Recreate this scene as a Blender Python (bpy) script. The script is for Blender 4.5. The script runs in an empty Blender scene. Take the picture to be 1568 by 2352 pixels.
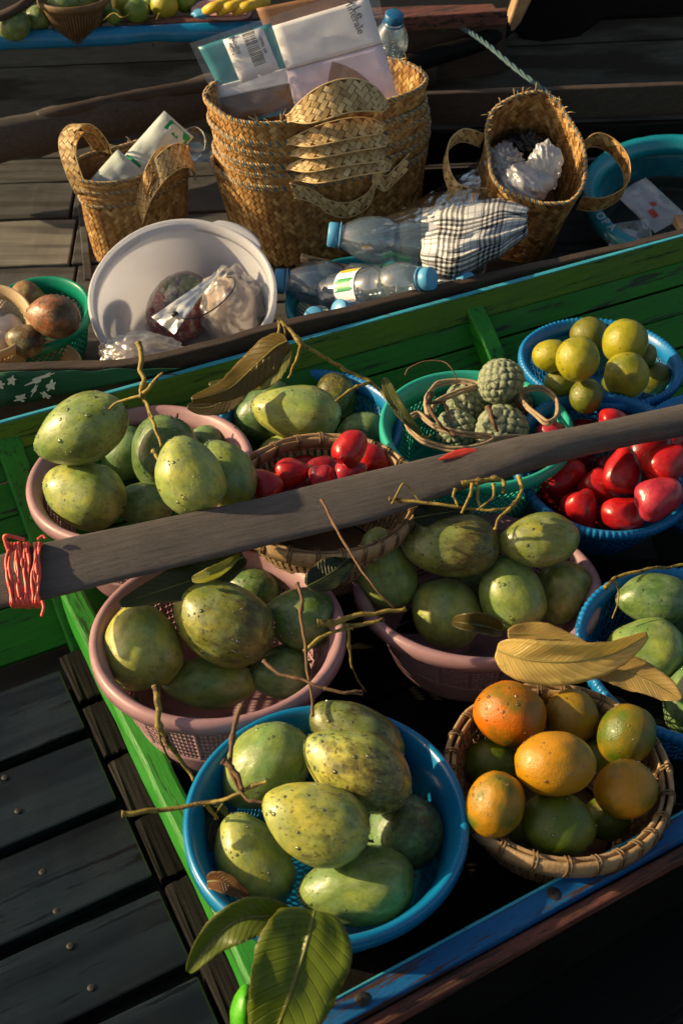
import bpy, bmesh, math, random
import numpy as np
from mathutils import Vector, Matrix, noise
random.seed(7); RNG = np.random.RandomState(5)
R = math.radians
SC = bpy.context.scene
COL = SC.collection

# ---------------------------------------------------------------- camera, sky, sun
F = 2600.0; PIT = R(42.4); CZ = 1.35          # lens in pixels of a 1568x2352 frame, pitch, height
cd = bpy.data.cameras.new('camera'); cam = bpy.data.objects.new('camera', cd); COL.objects.link(cam)
cam.location = (0, 0, CZ); cam.rotation_euler = (R(90) - PIT, 0, 0)
cd.sensor_fit = 'VERTICAL'; cd.sensor_height = 36; cd.lens = 36 * F / 2352
cd.clip_start = .02; cd.clip_end = 500
cd.dof.use_dof = True; cd.dof.focus_distance = 1.75; cd.dof.aperture_fstop = 9
SC.camera = cam
SUN_EL, SUN_AZ = 23.0, 176.0                   # azimuth the light comes FROM, degrees counterclockwise from +X
wd = bpy.data.worlds.new('World'); SC.world = wd; wd.use_nodes = True
wn = wd.node_tree.nodes; wl = wd.node_tree.links
sky = wn.new('ShaderNodeTexSky'); sky.sky_type = 'NISHITA'; sky.sun_disc = False
sky.sun_elevation = R(SUN_EL); sky.sun_rotation = R(90 - SUN_AZ)
sky.dust_density = 2.5; wb = wn.new('ShaderNodeMix'); wb.data_type = 'RGBA'; wb.blend_type = 'MULTIPLY'; wb.inputs[0].default_value = 1; wb.inputs[7].default_value = (1.12, .97, .78, 1)   # warm white balance
wl.new(sky.outputs[0], wb.inputs[6]); wl.new(wb.outputs[2], wn['Background'].inputs[0]); wn['Background'].inputs[1].default_value = .084
sd = bpy.data.lights.new('sun', 'SUN'); sd.energy = 5.0; sd.angle = R(.9); sd.color = (1, .76, .42)
sun = bpy.data.objects.new('sun', sd); COL.objects.link(sun)
tosun = Vector((math.cos(R(SUN_AZ)) * math.cos(R(SUN_EL)), math.sin(R(SUN_AZ)) * math.cos(R(SUN_EL)), math.sin(R(SUN_EL))))
sun.rotation_euler = (-tosun).to_track_quat('-Z', 'Y').to_euler()
SC.view_settings.view_transform = 'Standard'; SC.view_settings.look = 'None'
SC.view_settings.exposure = .6; SC.view_settings.gamma = 1
try: SC.view_settings.use_curve_mapping = False
except Exception: pass
SC.cycles.max_bounces = 8; SC.cycles.transparent_max_bounces = 16

# ---------------------------------------------------------------- geometry of the view, used only to measure places
CF = Vector((0, math.cos(PIT), -math.sin(PIT))); CU = Vector((0, math.sin(PIT), math.cos(PIT))); CR = Vector((1, 0, 0)); CO = Vector((0, 0, CZ))
def ray(u, v): return CF + CR * ((u - 784) / F) + CU * (-(v - 1176) / F)
def W(u, v, z):
    d = ray(u, v); return CO + d * ((z - CZ) / d.z)
def D(u, v, t): return CO + ray(u, v) * t
def onplane(u, v, Q, n, off=0):
    d = ray(u, v); return CO + d * ((Q - CO).dot(n) / d.dot(n)) + n * off
AX = Vector((math.cos(R(28)), math.sin(R(28)), 0)); PX = Vector((-math.sin(R(28)), math.cos(R(28)), 0)); UP = Vector((0, 0, 1))
def B1(s, p, z): return AX * s + PX * p + UP * z

# ---------------------------------------------------------------- object helpers
def tag(o, label=None, cat=None, group=None, kind=None):
    if label: o['label'] = label
    if cat: o['category'] = cat
    if group: o['group'] = group
    if kind: o['kind'] = kind
    return o
def empty(name, loc=(0, 0, 0), label=None, cat=None, group=None, rot=None, kind=None):
    o = bpy.data.objects.new(name, None); COL.objects.link(o); o.location = loc; o.empty_display_size = .02
    if rot is not None: o.rotation_euler = rot
    return tag(o, label, cat, group, kind)
def link(name, me, parent=None, m=None):
    o = bpy.data.objects.new(name, me); COL.objects.link(o)
    if parent is not None: o.parent = parent
    if m is not None: o.matrix_basis = m
    return o
def mesh(name, vs, fs, mat, smooth=True, tone=None, uv=None):
    me = bpy.data.meshes.new(name); me.from_pydata([tuple(v) for v in vs], [], fs); me.update()
    if mat: me.materials.append(mat)
    if smooth: me.polygons.foreach_set('use_smooth', [True] * len(me.polygons))
    if tone is not None:
        a = me.attributes.new('tone', 'FLOAT', 'FACE'); a.data.foreach_set('value', tone)
    if uv is not None:
        l = me.uv_layers.new(name='UVMap'); idx = np.zeros(len(me.loops), int); me.loops.foreach_get('vertex_index', idx)
        l.data.foreach_set('uv', np.array(uv, float)[idx].ravel())
    return me
def obj(name, vs, fs, mat, parent=None, **k):
    return link(name, mesh(name, vs, fs, mat, **k), parent)
def local(parent, pts):
    """world points to the parent's frame"""
    bpy.context.view_layer.update() if False else None
    m = (Matrix.Translation(parent.location) @ parent.rotation_euler.to_matrix().to_4x4()).inverted()
    return [m @ Vector(p) for p in pts]
def solid(o, t, offset=0):
    m = o.modifiers.new('solid', 'SOLIDIFY'); m.thickness = t; m.offset = offset; return o
def bevel(o, w, seg=2):
    m = o.modifiers.new('bevel', 'BEVEL'); m.width = w; m.segments = seg; m.limit_method = 'ANGLE'; return o
def subsurf(o, n=1):
    m = o.modifiers.new('subsurf', 'SUBSURF'); m.levels = n; m.render_levels = n; return o
def copy_tree(o, parent=None, top=True):
    c = o.copy(); COL.objects.link(c)
    if not top: c.parent = parent
    for ch in list(o.children): copy_tree(ch, c, False)
    return c

# ---------------------------------------------------------------- materials
class NT:
    def __init__(s, name):
        s.m = bpy.data.materials.new(name); s.m.use_nodes = True; s.t = s.m.node_tree; s.b = s.t.nodes['Principled BSDF']; s.out = s.t.nodes['Material Output']
    def n(s, t, **k):
        x = s.t.nodes.new('ShaderNode' + t)
        for a, v in k.items(): setattr(x, a, v)
        return x
    def l(s, a, b): s.t.links.new(a, b)
    def setv(s, sock, v):
        if hasattr(v, 'is_linked') or hasattr(v, 'links'): s.l(v, sock)
        else: sock.default_value = v
    def mix(s, f, a, b, mode='MIX'):
        x = s.n('Mix', data_type='RGBA', blend_type=mode); s.setv(x.inputs[0], f)
        for i, v in ((6, a), (7, b)):
            s.setv(x.inputs[i], (*v, 1) if isinstance(v, tuple) and len(v) == 3 else v)
        return x.outputs[2]
    def math(s, op, a, b=0, c=0, clamp=False):
        x = s.n('Math', operation=op, use_clamp=clamp)
        for i, v in enumerate((a, b, c)): s.setv(x.inputs[i], v)
        return x.outputs[0]
    def ramp(s, f, pts, interp='LINEAR'):
        x = s.n('ValToRGB'); x.color_ramp.interpolation = interp; e = x.color_ramp.elements
        while len(e) > len(pts): e.remove(e[-1])
        while len(e) < len(pts): e.new(.5)
        for i, (p, c) in enumerate(pts):
            e[i].position = p; e[i].color = (c, c, c, 1) if isinstance(c, (int, float)) else (*c, 1)
        s.l(f, x.inputs[0]); return x.outputs[0]
    def coords(s, stretch=(1, 1, 1), rnd=True, kind='Object', rz=0):
        tc = s.n('TexCoord'); v = tc.outputs[kind]
        if rnd:
            oi = s.n('ObjectInfo'); a = s.n('VectorMath', operation='ADD'); s.l(v, a.inputs[0])
            mu = s.math('MULTIPLY', oi.outputs['Random'], 37.0); s.l(mu, a.inputs[1]); v = a.outputs[0]
        if rz:
            vr = s.n('VectorRotate', rotation_type='Z_AXIS'); s.l(v, vr.inputs['Vector']); vr.inputs['Angle'].default_value = R(-rz); v = vr.outputs[0]
        if stretch != (1, 1, 1):
            mp = s.n('VectorMath', operation='MULTIPLY'); s.l(v, mp.inputs[0]); mp.inputs[1].default_value = stretch; v = mp.outputs[0]
        return v
    def noise(s, vec, scale, detail=5, rough=.6, dist=0):
        x = s.n('TexNoise'); s.l(vec, x.inputs['Vector']); x.inputs['Scale'].default_value = scale; x.inputs['Detail'].default_value = detail
        x.inputs['Roughness'].default_value = rough; x.inputs['Distortion'].default_value = dist; return x.outputs['Fac']
    def voro(s, vec, scale, feature='F1'):
        x = s.n('TexVoronoi', feature=feature); s.l(vec, x.inputs['Vector']); x.inputs['Scale'].default_value = scale; return x.outputs['Distance']
    def bump(s, h, strength=.3, dist=.002, prev=None):
        x = s.n('Bump'); x.inputs['Strength'].default_value = strength; x.inputs['Distance'].default_value = dist; s.l(h, x.inputs['Height'])
        if prev: s.l(prev, x.inputs['Normal'])
        return x.outputs[0]
    def base(s, c): s.setv(s.b.inputs['Base Color'], (*c, 1) if isinstance(c, tuple) else c)
    def set(s, **k):
        nm = dict(rough='Roughness', metal='Metallic', coat='Coat Weight', coatr='Coat Roughness', spec='Specular IOR Level', trans='Transmission Weight', ior='IOR', sss='Subsurface Weight', alpha='Alpha', normal='Normal', sheen='Sheen Weight', cnormal='Coat Normal')
        for a, v in k.items(): s.setv(s.b.inputs[nm[a]], v)

def wood(name, dark, light, scale=1, along=(3, 40, 40), rough=(.55, .8), grain=.5, wear=None, wearcut=(.56, .62), spec=.4, cracks=True, rz=0, streak=None):
    g = NT(name); c = g.coords(along, rz=rz); c2 = g.coords((1, 1, 1))
    n1 = g.noise(c, 2.2 * scale, 8, .65, .4); n2 = g.noise(c2, 9 * scale, 4)
    n3 = g.noise(c, 9 * scale, 5, .7)
    f = g.math('MULTIPLY_ADD', n1, .65, g.math('MULTIPLY', n2, .35))
    col = g.ramp(f, [(.3, dark), (.7, light)])
    ck = g.ramp(n3, [(.30, 0.0), (.40, 1.0)])
    if cracks: col = g.mix(g.math('SUBTRACT', 1, ck), col, tuple(x * .25 for x in dark))
    if wear:
        w = g.noise(g.coords(tuple(.45 * a for a in along), rz=rz), 2.6 * scale, 9, .75)
        wf = g.ramp(w, [(wearcut[0], 0.0), (wearcut[1], 1.0)]); col = g.mix(wf, col, wear)
    if streak:
        w = g.noise(g.coords(tuple(.25 * a for a in along), rz=rz), 1.4 * scale, 3, .5)
        col = g.mix(g.ramp(w, [(.48, 0.0), (.6, .8)]), col, streak)
    g.base(col); g.set(rough=g.ramp(n2, [(.3, rough[0]), (.7, rough[1])]), spec=spec)
    b = g.bump(n3, grain, .0015); b = g.bump(n2, .25, .003, b); g.set(normal=b)
    return g.m
def plastic(name, col, rough=.32, noise_amt=.12, trans=0.0, scratch=.15, coat=0, dirt=None):
    g = NT(name); c = g.coords(); n1 = g.noise(c, 14, 5); n2 = g.noise(c, 90, 3)
    d = tuple(x * (1 - noise_amt * 2) for x in col); cc = g.ramp(n1, [(.3, d), (.7, col)])
    if dirt: cc = g.mix(g.ramp(g.noise(c, 22, 8, .75), [(.55, 0.0), (.75, .8)]), cc, dirt)
    g.base(cc); g.set(rough=g.ramp(n1, [(.3, rough * .8), (.7, rough * 1.5)]), coat=coat)
    g.set(normal=g.bump(n2, scratch, .0006, g.bump(n1, .12, .003)))
    if trans:                                       # thin moulded plastic lets light through
        tr = g.n('BsdfTranslucent'); g.setv(tr.inputs[0], cc); mx = g.n('MixShader'); mx.inputs[0].default_value = trans
        g.l(g.b.outputs[0], mx.inputs[1]); g.l(tr.outputs[0], mx.inputs[2]); g.l(mx.outputs[0], g.out.inputs[0])
    return g.m
def film(name, tint=(.9, .93, .95), haze=.12, gloss=.12, rough=.12, milk=(.7, .7, .7), bscale=60, bstr=.6):
    """clear plastic: transparent, faintly milky, fresnel gloss"""
    g = NT(name); c = g.coords(); n1 = g.noise(c, bscale * .4, 5, .7, .8); nb = g.bump(n1, bstr, .004)
    tr = g.n('BsdfTransparent'); tr.inputs[0].default_value = (*tint, 1)
    g.base(milk); g.set(rough=rough, normal=nb, spec=.5)
    tl = g.n('BsdfTranslucent'); tl.inputs[0].default_value = (*milk, 1)
    m0 = g.n('MixShader'); m0.inputs[0].default_value = .4; g.l(g.b.outputs[0], m0.inputs[1]); g.l(tl.outputs[0], m0.inputs[2])
    gl = g.n('BsdfGlossy'); gl.inputs[1].default_value = rough; gl.inputs[0].default_value = (.9, .9, .9, 1); g.l(nb, gl.inputs['Normal'])
    lw = g.n('LayerWeight'); lw.inputs[0].default_value = .45; g.l(nb, lw.inputs['Normal'])
    fr = g.math('MULTIPLY_ADD', lw.outputs['Fresnel'], .75, gloss * .5, clamp=True)
    m1 = g.n('MixShader'); g.setv(m1.inputs[0], g.math('MULTIPLY_ADD', n1, haze, haze * .25, clamp=True)); g.l(tr.outputs[0], m1.inputs[1]); g.l(m0.outputs[0], m1.inputs[2])
    m2 = g.n('MixShader'); g.l(fr, m2.inputs[0]); g.l(m1.outputs[0], m2.inputs[1]); g.l(gl.outputs[0], m2.inputs[2])
    g.l(m2.outputs[0], g.out.inputs[0]); return g.m
def mango_skin():
    g = NT('mango_skin'); oi = g.n('ObjectInfo'); c = g.coords()
    tint = oi.outputs['Color']; amt = oi.outputs['Alpha']           # tint and how blotched each fruit is, set per fruit
    big = g.noise(c, 1.1, 3, .5); mid = g.noise(c, 3.0, 6, .6); fine = g.noise(c, 12, 6, .7)
    col = g.mix(g.ramp(big, [(.36, 0.0), (.66, 1.0)]), g.mix(1.0, tint, (.58, .78, .85), 'MULTIPLY'), g.mix(1.0, tint, (1.28, 1.12, .72), 'MULTIPLY'))
    col = g.mix(g.ramp(mid, [(.42, .0), (.66, .75)]), col, g.mix(1.0, tint, (.42, .50, .42), 'MULTIPLY'))
    bloom = g.noise(c, 2.3, 5, .7); col = g.mix(g.ramp(bloom, [(.44, 0.0), (.72, .5)]), col, (.30, .37, .22))
    v = g.voro(c, 26); col = g.mix(g.ramp(v, [(.06, .7), (.13, 0.0)]), col, (.36, .38, .14))
    sx = g.n('SeparateXYZ'); g.l(g.n('TexCoord').outputs['Object'], sx.inputs[0]); br = g.math('ADD', g.noise(c, 1.35, 7, .66), g.math('ADD', g.math('MULTIPLY_ADD', amt, .42, -.42), g.math('MULTIPLY', g.math('MULTIPLY', sx.outputs[0], amt), .13))); brf = g.ramp(br, [(.40, 0.0), (.54, .9)])
    sp = g.noise(c, 7.5, 4, .6); col = g.mix(g.math('MULTIPLY', brf, g.ramp(sp, [(.33, .55), (.62, 1.0)])), col, g.mix(fine, (.018, .012, .005), (.095, .066, .018)))
    s2 = g.ramp(g.noise(c, 9.5, 2, .4), [(.63, 0.0), (.69, .8)]); col = g.mix(g.math('MULTIPLY', s2, amt), col, (.02, .016, .01))
    col = g.mix(g.ramp(fine, [(.58, 0.0), (.85, .25)]), col, (.05, .06, .015))
    col = g.mix(g.math('MULTIPLY', g.ramp(g.noise(c, .8, 8, .75), [(.54, 0.0), (.60, .6)]), amt), col, (.04, .035, .012)); g.base(col); g.set(rough=g.ramp(mid, [(.3, .30), (.75, .50)]), spec=.5, coat=.12, coatr=.22)
    g.set(normal=g.bump(g.noise(c, 30, 3), .25, .0008, g.bump(g.noise(c, 4, 3, .5), .35, .003))); return g.m
def citrus_skin():
    g = NT('citrus_skin'); oi = g.n('ObjectInfo'); c = g.coords(); tint = oi.outputs['Color']; amt = oi.outputs['Alpha']
    big = g.noise(c, .9, 3, .5); f = g.ramp(g.math('ADD', big, g.math('MULTIPLY_ADD', amt, .5, -.26)), [(.36, 0.0), (.60, 1.0)])
    col = g.mix(f, (.075, .115, .006), tint)
    sp = g.voro(c, 16); mk = g.noise(c, 2.6, 3)
    col = g.mix(g.math('MULTIPLY', g.ramp(sp, [(.07, .9), (.16, 0.0)]), g.ramp(mk, [(.45, 0.0), (.55, 1.0)])), col, (.03, .014, .004))
    sc = g.ramp(g.noise(c, 4, 9, .8), [(.62, 0.0), (.7, .55)]); col = g.mix(sc, col, (.14, .075, .02))
    g.base(col); g.set(rough=.36, coat=.1, coatr=.2, normal=g.bump(g.voro(c, 34), .35, .0012, g.bump(mk, .3, .003))); return g.m
def red_skin():
    g = NT('water_apple_skin'); oi = g.n('ObjectInfo'); c = g.coords(); n = g.noise(c, 1.6, 5, .6)
    col = g.mix(g.ramp(n, [(.35, 0.0), (.7, 1.0)]), g.mix(1.0, oi.outputs['Color'], (.55, .35, .45), 'MULTIPLY'), oi.outputs['Color'])
    col = g.mix(g.ramp(g.noise(c, 7, 6, .7), [(.66, 0.0), (.76, .5)]), col, (.10, .01, .01))
    g.base(col); g.set(rough=.33, coat=.2, coatr=.2, sss=0, normal=g.bump(g.noise(c, 3, 3), .3, .003)); return g.m
def leaf_mat():
    g = NT('leaf_blade'); oi = g.n('ObjectInfo'); uvn = g.n('TexCoord').outputs['UV']; sp = g.n('SeparateXYZ'); g.l(uvn, sp.inputs[0])
    u, v = sp.outputs[0], sp.outputs[1]; av = g.math('ABSOLUTE', g.math('SUBTRACT', v, .5))
    w = g.math('FRACT', g.math('SUBTRACT', g.math('MULTIPLY', u, 15), g.math('MULTIPLY', av, 5)))
    vein = g.ramp(g.math('ABSOLUTE', g.math('SUBTRACT', w, .5)), [(.0, 1.0), (.10, 0.0)]); rib = g.ramp(av, [(.012, 1.0), (.03, 0.0)])
    c = g.coords(); n = g.noise(c, 30, 6, .7); n2 = g.noise(c, 9, 3); tint = oi.outputs['Color']
    col = g.mix(n2, g.mix(1.0, tint, (.7, .78, .8), 'MULTIPLY'), g.mix(1.0, tint, (1.3, 1.15, .9), 'MULTIPLY'))
    col = g.mix(g.math('MULTIPLY', g.ramp(n, [(.6, 0.0), (.68, .85)]), oi.outputs['Alpha']), col, (.06, .028, .008))
    edge = g.ramp(av, [(.44, 0.0), (.5, .45)]); col = g.mix(edge, col, (.28, .2, .06))
    col = g.mix(g.math('MULTIPLY', w, .45), col, g.mix(1.0, col, (.62, .60, .5), 'MULTIPLY')); col = g.mix(g.math('MULTIPLY', vein, .5), col, g.mix(1.0, col, (1.35, 1.35, 1.3), 'MULTIPLY')); col = g.mix(g.math('MULTIPLY', rib, .6), col, (.30, .29, .09))
    g.base(col); h = g.math('ADD', g.math('MULTIPLY', vein, -.5), g.math('MULTIPLY', rib, 1.0)); g.set(rough=.38, coat=.12, normal=g.bump(h, .8, .0018, g.bump(n2, .3, .004)))
    tr = g.n('BsdfTranslucent'); g.l(g.mix(1.0, col, (1.5, 1.5, .6), 'MULTIPLY'), tr.inputs[0]); mx = g.n('MixShader'); mx.inputs[0].default_value = .42
    g.l(g.b.outputs[0], mx.inputs[1]); g.l(tr.outputs[0], mx.inputs[2]); g.l(mx.outputs[0], g.out.inputs[0]); return g.m
def straw(name, cols, rough=.5, trans=.12):
    g = NT(name); at = g.n('Attribute', attribute_name='tone'); c = g.coords(); f = g.math('ADD', at.outputs['Fac'], g.math('MULTIPLY_ADD', g.noise(c, 60, 4), .5, -.25))
    col = g.ramp(f, cols); g.base(col); g.set(rough=rough, spec=.45, normal=g.bump(g.noise(c, 300, 3), .3, .0006))
    tr = g.n('BsdfTranslucent'); g.l(col, tr.inputs[0]); mx = g.n('MixShader'); mx.inputs[0].default_value = trans
    g.l(g.b.outputs[0], mx.inputs[1]); g.l(tr.outputs[0], mx.inputs[2]); g.l(mx.outputs[0], g.out.inputs[0]); return g.m
def plain(name, col, rough=.5, var=.25, scale=40, bump=.2, metal=0, coat=0):
    g = NT(name); c = g.coords(); n = g.noise(c, scale, 5); g.base(g.ramp(n, [(.3, tuple(x * (1 - var) for x in col)), (.7, tuple(min(1, x * (1 + var)) for x in col))]))
    g.set(rough=rough, metal=metal, coat=coat, normal=g.bump(n, bump, .001)); return g.m

M = {}
M['mango'] = mango_skin(); M['citrus'] = citrus_skin(); M['red'] = red_skin(); M['leaf'] = leaf_mat()
g = NT('water_drop'); tr_ = g.n('BsdfTransparent'); tr_.inputs[0].default_value = (.99, 1, .98, 1); gl_ = g.n('BsdfGlossy'); gl_.inputs[1].default_value = .10
lw_ = g.n('LayerWeight'); lw_.inputs[0].default_value = .35; mx_ = g.n('MixShader'); g.l(g.math('MULTIPLY_ADD', lw_.outputs['Fresnel'], 1.0, .14, clamp=True), mx_.inputs[0]); g.l(tr_.outputs[0], mx_.inputs[1]); g.l(gl_.outputs[0], mx_.inputs[2]); g.l(mx_.outputs[0], g.out.inputs[0]); M['drop'] = g.m
M['pink'] = plastic('dusty_pink_plastic', (.43, .25, .29), .38, .1, .16, dirt=(.16, .10, .09))
M['blue'] = plastic('sky_blue_plastic', (.004, .22, .50), .25, .06, .2, coat=.15)
M['royal'] = plastic('ribbed_blue_plastic', (.008, .21, .54), .3, .08, .16)
M['turq'] = plastic('turquoise_plastic', (.04, .52, .42), .32, .08, .25)
M['green_pl'] = plastic('sea_green_plastic', (.006, .32, .21), .3, .06, .3)
M['cream'] = plastic('cream_plastic', (.66, .50, .30), .45, .08, .25)
M['teal_pl'] = plastic('dark_teal_plastic', (.012, .30, .42), .28, .1, .1, coat=.2)
M['milk'] = plastic('milky_bucket_plastic', (.80, .81, .88), .35, .03, .55)
M['green'] = wood('green_boat_paint', rz=28, dark=(.005, .11, .004), light=(.015, .20, .008), scale=1.5, rough=(.4, .65), grain=.5, wear=(.012, .028, .006), wearcut=(.555, .60), cracks=True, spec=.35)
M['olive'] = wood('olive_green_paint', rz=28, dark=(.045, .12, .006), light=(.10, .20, .012), scale=1.5, rough=(.5, .75), grain=.7, wear=(.018, .03, .008), wearcut=(.56, .62), spec=.3)  # yellower, paler green for the top side plank
M['beamgreen'] = wood('bright_green_beam_paint', rz=-62, dark=(.009, .15, .010), light=(.02, .25, .014), scale=1.5, rough=(.35, .6), grain=.5, wear=(.008, .045, .006), wearcut=(.55, .60))
M['bluepaint'] = wood('blue_gunwale_paint', rz=30, dark=(.001, .07, .22), light=(.003, .12, .36), scale=1.5, rough=(.4, .6), grain=.6, wear=(.05, .024, .016), wearcut=(.54, .565))
M['cyanpaint'] = wood('cyan_edge_paint', (.02, .25, .38), (.06, .42, .55), 1.5, wear=(.08, .06, .04), wearcut=(.6, .63), cracks=False)
M['redwood'] = wood('red_brown_rail', rz=29, dark=(.06, .018, .012), light=(.20, .07, .05), scale=2, wear=(.02, .012, .01), wearcut=(.5, .56))
M['paddle'] = wood('weathered_paddle_wood', rz=19, dark=(.055, .048, .047), light=(.14, .122, .118), scale=2, along=(4, 70, 70), rough=(.5, .72), grain=.7, spec=.3)
M['grey'] = wood('grey_hull_plank', (.055, .060, .058), (.12, .125, .118), 1.6, rough=(.55, .8), grain=.4, streak=(.028, .024, .02), spec=.3)
M['deck'] = wood('worn_deck_plank', (.036, .037, .039), (.085, .085, .086), 1.6, rough=(.5, .8), grain=.5, streak=(.03, .026, .024), spec=.3)
M['pale'] = wood('pale_grey_board', (.10, .10, .09), (.19, .18, .16), 1.6, rough=(.6, .8), grain=.3, streak=(.06, .055, .05), cracks=False)
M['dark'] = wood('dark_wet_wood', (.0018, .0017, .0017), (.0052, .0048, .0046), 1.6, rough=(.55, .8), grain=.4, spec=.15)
M['bark'] = wood('rotten_log_wood', (.028, .023, .020), (.09, .075, .065), 2, rough=(.6, .85), grain=.9, wear=(.16, .10, .055), wearcut=(.62, .68))
M['brown'] = wood('brown_gunwale_wood', rz=20, dark=(.030, .020, .016), light=(.075, .055, .044), scale=2, rough=(.5, .8), grain=.6, spec=.3)
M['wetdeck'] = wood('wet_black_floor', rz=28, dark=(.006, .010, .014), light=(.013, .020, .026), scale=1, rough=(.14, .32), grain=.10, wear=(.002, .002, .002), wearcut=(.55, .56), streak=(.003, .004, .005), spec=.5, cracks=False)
M['black'] = plain('black_hull', (.006, .005, .005), .6, .4, 12)
M['straw'] = straw('pandan_strips', [(.0, (.19, .085, .024)), (.45, (.42, .225, .075)), (.8, (.64, .42, .17)), (1.0, (.78, .60, .30))])
M['pale_straw'] = straw('pale_pandan_strips', [(.0, (.36, .22, .085)), (.5, (.62, .44, .20)), (1.0, (.82, .67, .38))])
M['lining'] = plain('basket_lining', (.16, .075, .028), .8, .4, 60)
M['bluestitch'] = plain('blue_stitching_strand', (.07, .17, .24), .6, .4, 80)
M['bamboo'] = wood('bamboo_hoop', (.22, .135, .065), (.46, .32, .18), 3, along=(8, 8, 8), rough=(.4, .6), grain=.5, wear=(.06, .03, .015), wearcut=(.6, .68), cracks=False)
M['bamboo_d'] = wood('bamboo_slat_dark', (.08, .048, .022), (.20, .125, .06), 3, along=(10, 10, 10), rough=(.5, .7), cracks=False)
M['rattan'] = wood('pale_rattan', (.22, .15, .09), (.45, .34, .22), 3, along=(20, 20, 20), cracks=False)
M['twig'] = wood('green_brown_twig', (.10, .065, .015), (.42, .32, .06), 3, along=(14, 14, 14), rough=(.45, .7), grain=.8, wear=(.04, .018, .008), wearcut=(.52, .6), cracks=False)
M['twig_b'] = wood('brown_twig', (.05, .026, .013), (.20, .105, .05), 3, along=(14, 14, 14), rough=(.5, .8), grain=.8, cracks=False)
M['string'] = plain('coral_raffia_string', (.75, .10, .07), .45, .25, 60)
M['rope'] = plain('blue_rope', (.025, .075, .095), .6, .4, 120)
M['iron'] = plain('rusty_iron', (.012, .011, .011), .6, .5, 200, .5)
M['clear'] = film('clear_plastic_film', (.96, .97, .98), .12, .10)
M['clear_b'] = film('crumpled_clear_bag', (.92, .94, .97), .4, .18, .25, (.75, .77, .84))
M['white_bag'] = film('white_carrier_bag', (.88, .88, .92), .85, .15, .28, (.80, .80, .88))
M['pet'] = film('clear_bottle_plastic', (.86, .94, .99), .22, .28, .05, (.55, .74, .90), 20, .15)
M['cap'] = plastic('blue_bottle_cap', (.09, .36, .66), .35, .05, .1)
M['capring'] = plastic('dark_blue_cap', (.01, .12, .30), .35, .05)
M['card'] = plain('white_printed_card', (.86, .84, .90), .45, .06, 30, .05)
M['card_p'] = plain('lilac_printed_card', (.76, .65, .82), .45, .15, 7, .05)
M['tealprint'] = plain('teal_print', (.02, .23, .29), .4, .1, 30, .05)
M['kraft'] = plain('brown_cardboard', (.26, .13, .065), .7, .2, 30)
M['print'] = plain('black_print', (.03, .03, .035), .5, .1)
M['whitepaint'] = plain('white_print', (.6, .62, .6), .5, .15)
M['greenpaint'] = plain('green_package_print', (.0, .26, .07), .4, .1)
M['redpaint'] = plain('red_paint', (.50, .04, .025), .5, .3, 60)
M['yellowpaint'] = plain('yellow_print', (.75, .5, .02), .4, .1)
M['orangepaint'] = plain('orange_print', (.7, .2, .03), .4, .1)
M['tissue'] = plain('white_tissue_pack', (.55, .62, .60), .3, .1, 40, .6)
M['blackbag'] = plain('black_plastic_bag', (.012, .014, .016), .25, .3, 40, .6)
M['garlic'] = plain('pale_white_bulbs', (.55, .50, .48), .5, .15, 30)
M['banana'] = plain('banana_skin', (.62, .42, .03), .45, .25, 22)
M['rubber'] = plain('black_rubber_band', (.012, .01, .01), .5)
M['pinkrope'] = plastic('pale_pink_plastic', (.62, .36, .38), .4)

# ---------------------------------------------------------------- shape helpers
def frames(pts):
    n = len(pts); T = [(pts[min(i + 1, n - 1)] - pts[max(i - 1, 0)]).normalized() for i in range(n)]
    a = Vector((0, 0, 1)) if abs(T[0].z) < .9 else Vector((1, 0, 0)); N = [(a - T[0] * a.dot(T[0])).normalized()]
    for i in range(1, n):
        v = N[-1] - T[i] * N[-1].dot(T[i]); N.append(v.normalized() if v.length > 1e-6 else N[-1])
    return T, N
def tube_vf(pts, rad, seg=6, closed=False, vs=None, fs=None):
    vs = [] if vs is None else vs; fs = [] if fs is None else fs; o = len(vs)
    pts = [Vector(p) for p in pts]; T, N = frames(pts); n = len(pts)
    if closed:
        T = [(pts[(i + 1) % n] - pts[i - 1]).normalized() for i in range(n)]
    for i, p in enumerate(pts):
        r = rad(i / max(1, n - 1)) if callable(rad) else (rad[i] if isinstance(rad, (list, tuple)) else rad)
        nn = (N[i] - T[i] * N[i].dot(T[i])).normalized(); b = T[i].cross(nn)
        for k in range(seg):
            a = 2 * math.pi * k / seg; vs.append(p + (nn * math.cos(a) + b * math.sin(a)) * r)
    m = n if closed else n - 1
    for i in range(m):
        j = (i + 1) % n
        for k in range(seg):
            l = (k + 1) % seg; fs.append((o + i * seg + k, o + i * seg + l, o + j * seg + l, o + j * seg + k))
    if not closed: fs.append(tuple(o + k for k in range(seg))[::-1]); fs.append(tuple(o + (n - 1) * seg + k for k in range(seg)))
    return vs, fs
def smooth_path(pts, n=6):
    pts = [Vector(p) for p in pts]; out = []
    for i in range(len(pts) - 1):
        p0, p1, p2, p3 = pts[max(i - 1, 0)], pts[i], pts[i + 1], pts[min(i + 2, len(pts) - 1)]
        for k in range(n):
            t = k / n; out.append(.5 * ((2 * p1) + (p2 - p0) * t + (2 * p0 - 5 * p1 + 4 * p2 - p3) * t * t + (3 * p1 - p0 - 3 * p2 + p3) * t ** 3))
    out.append(pts[-1]); return out
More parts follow.
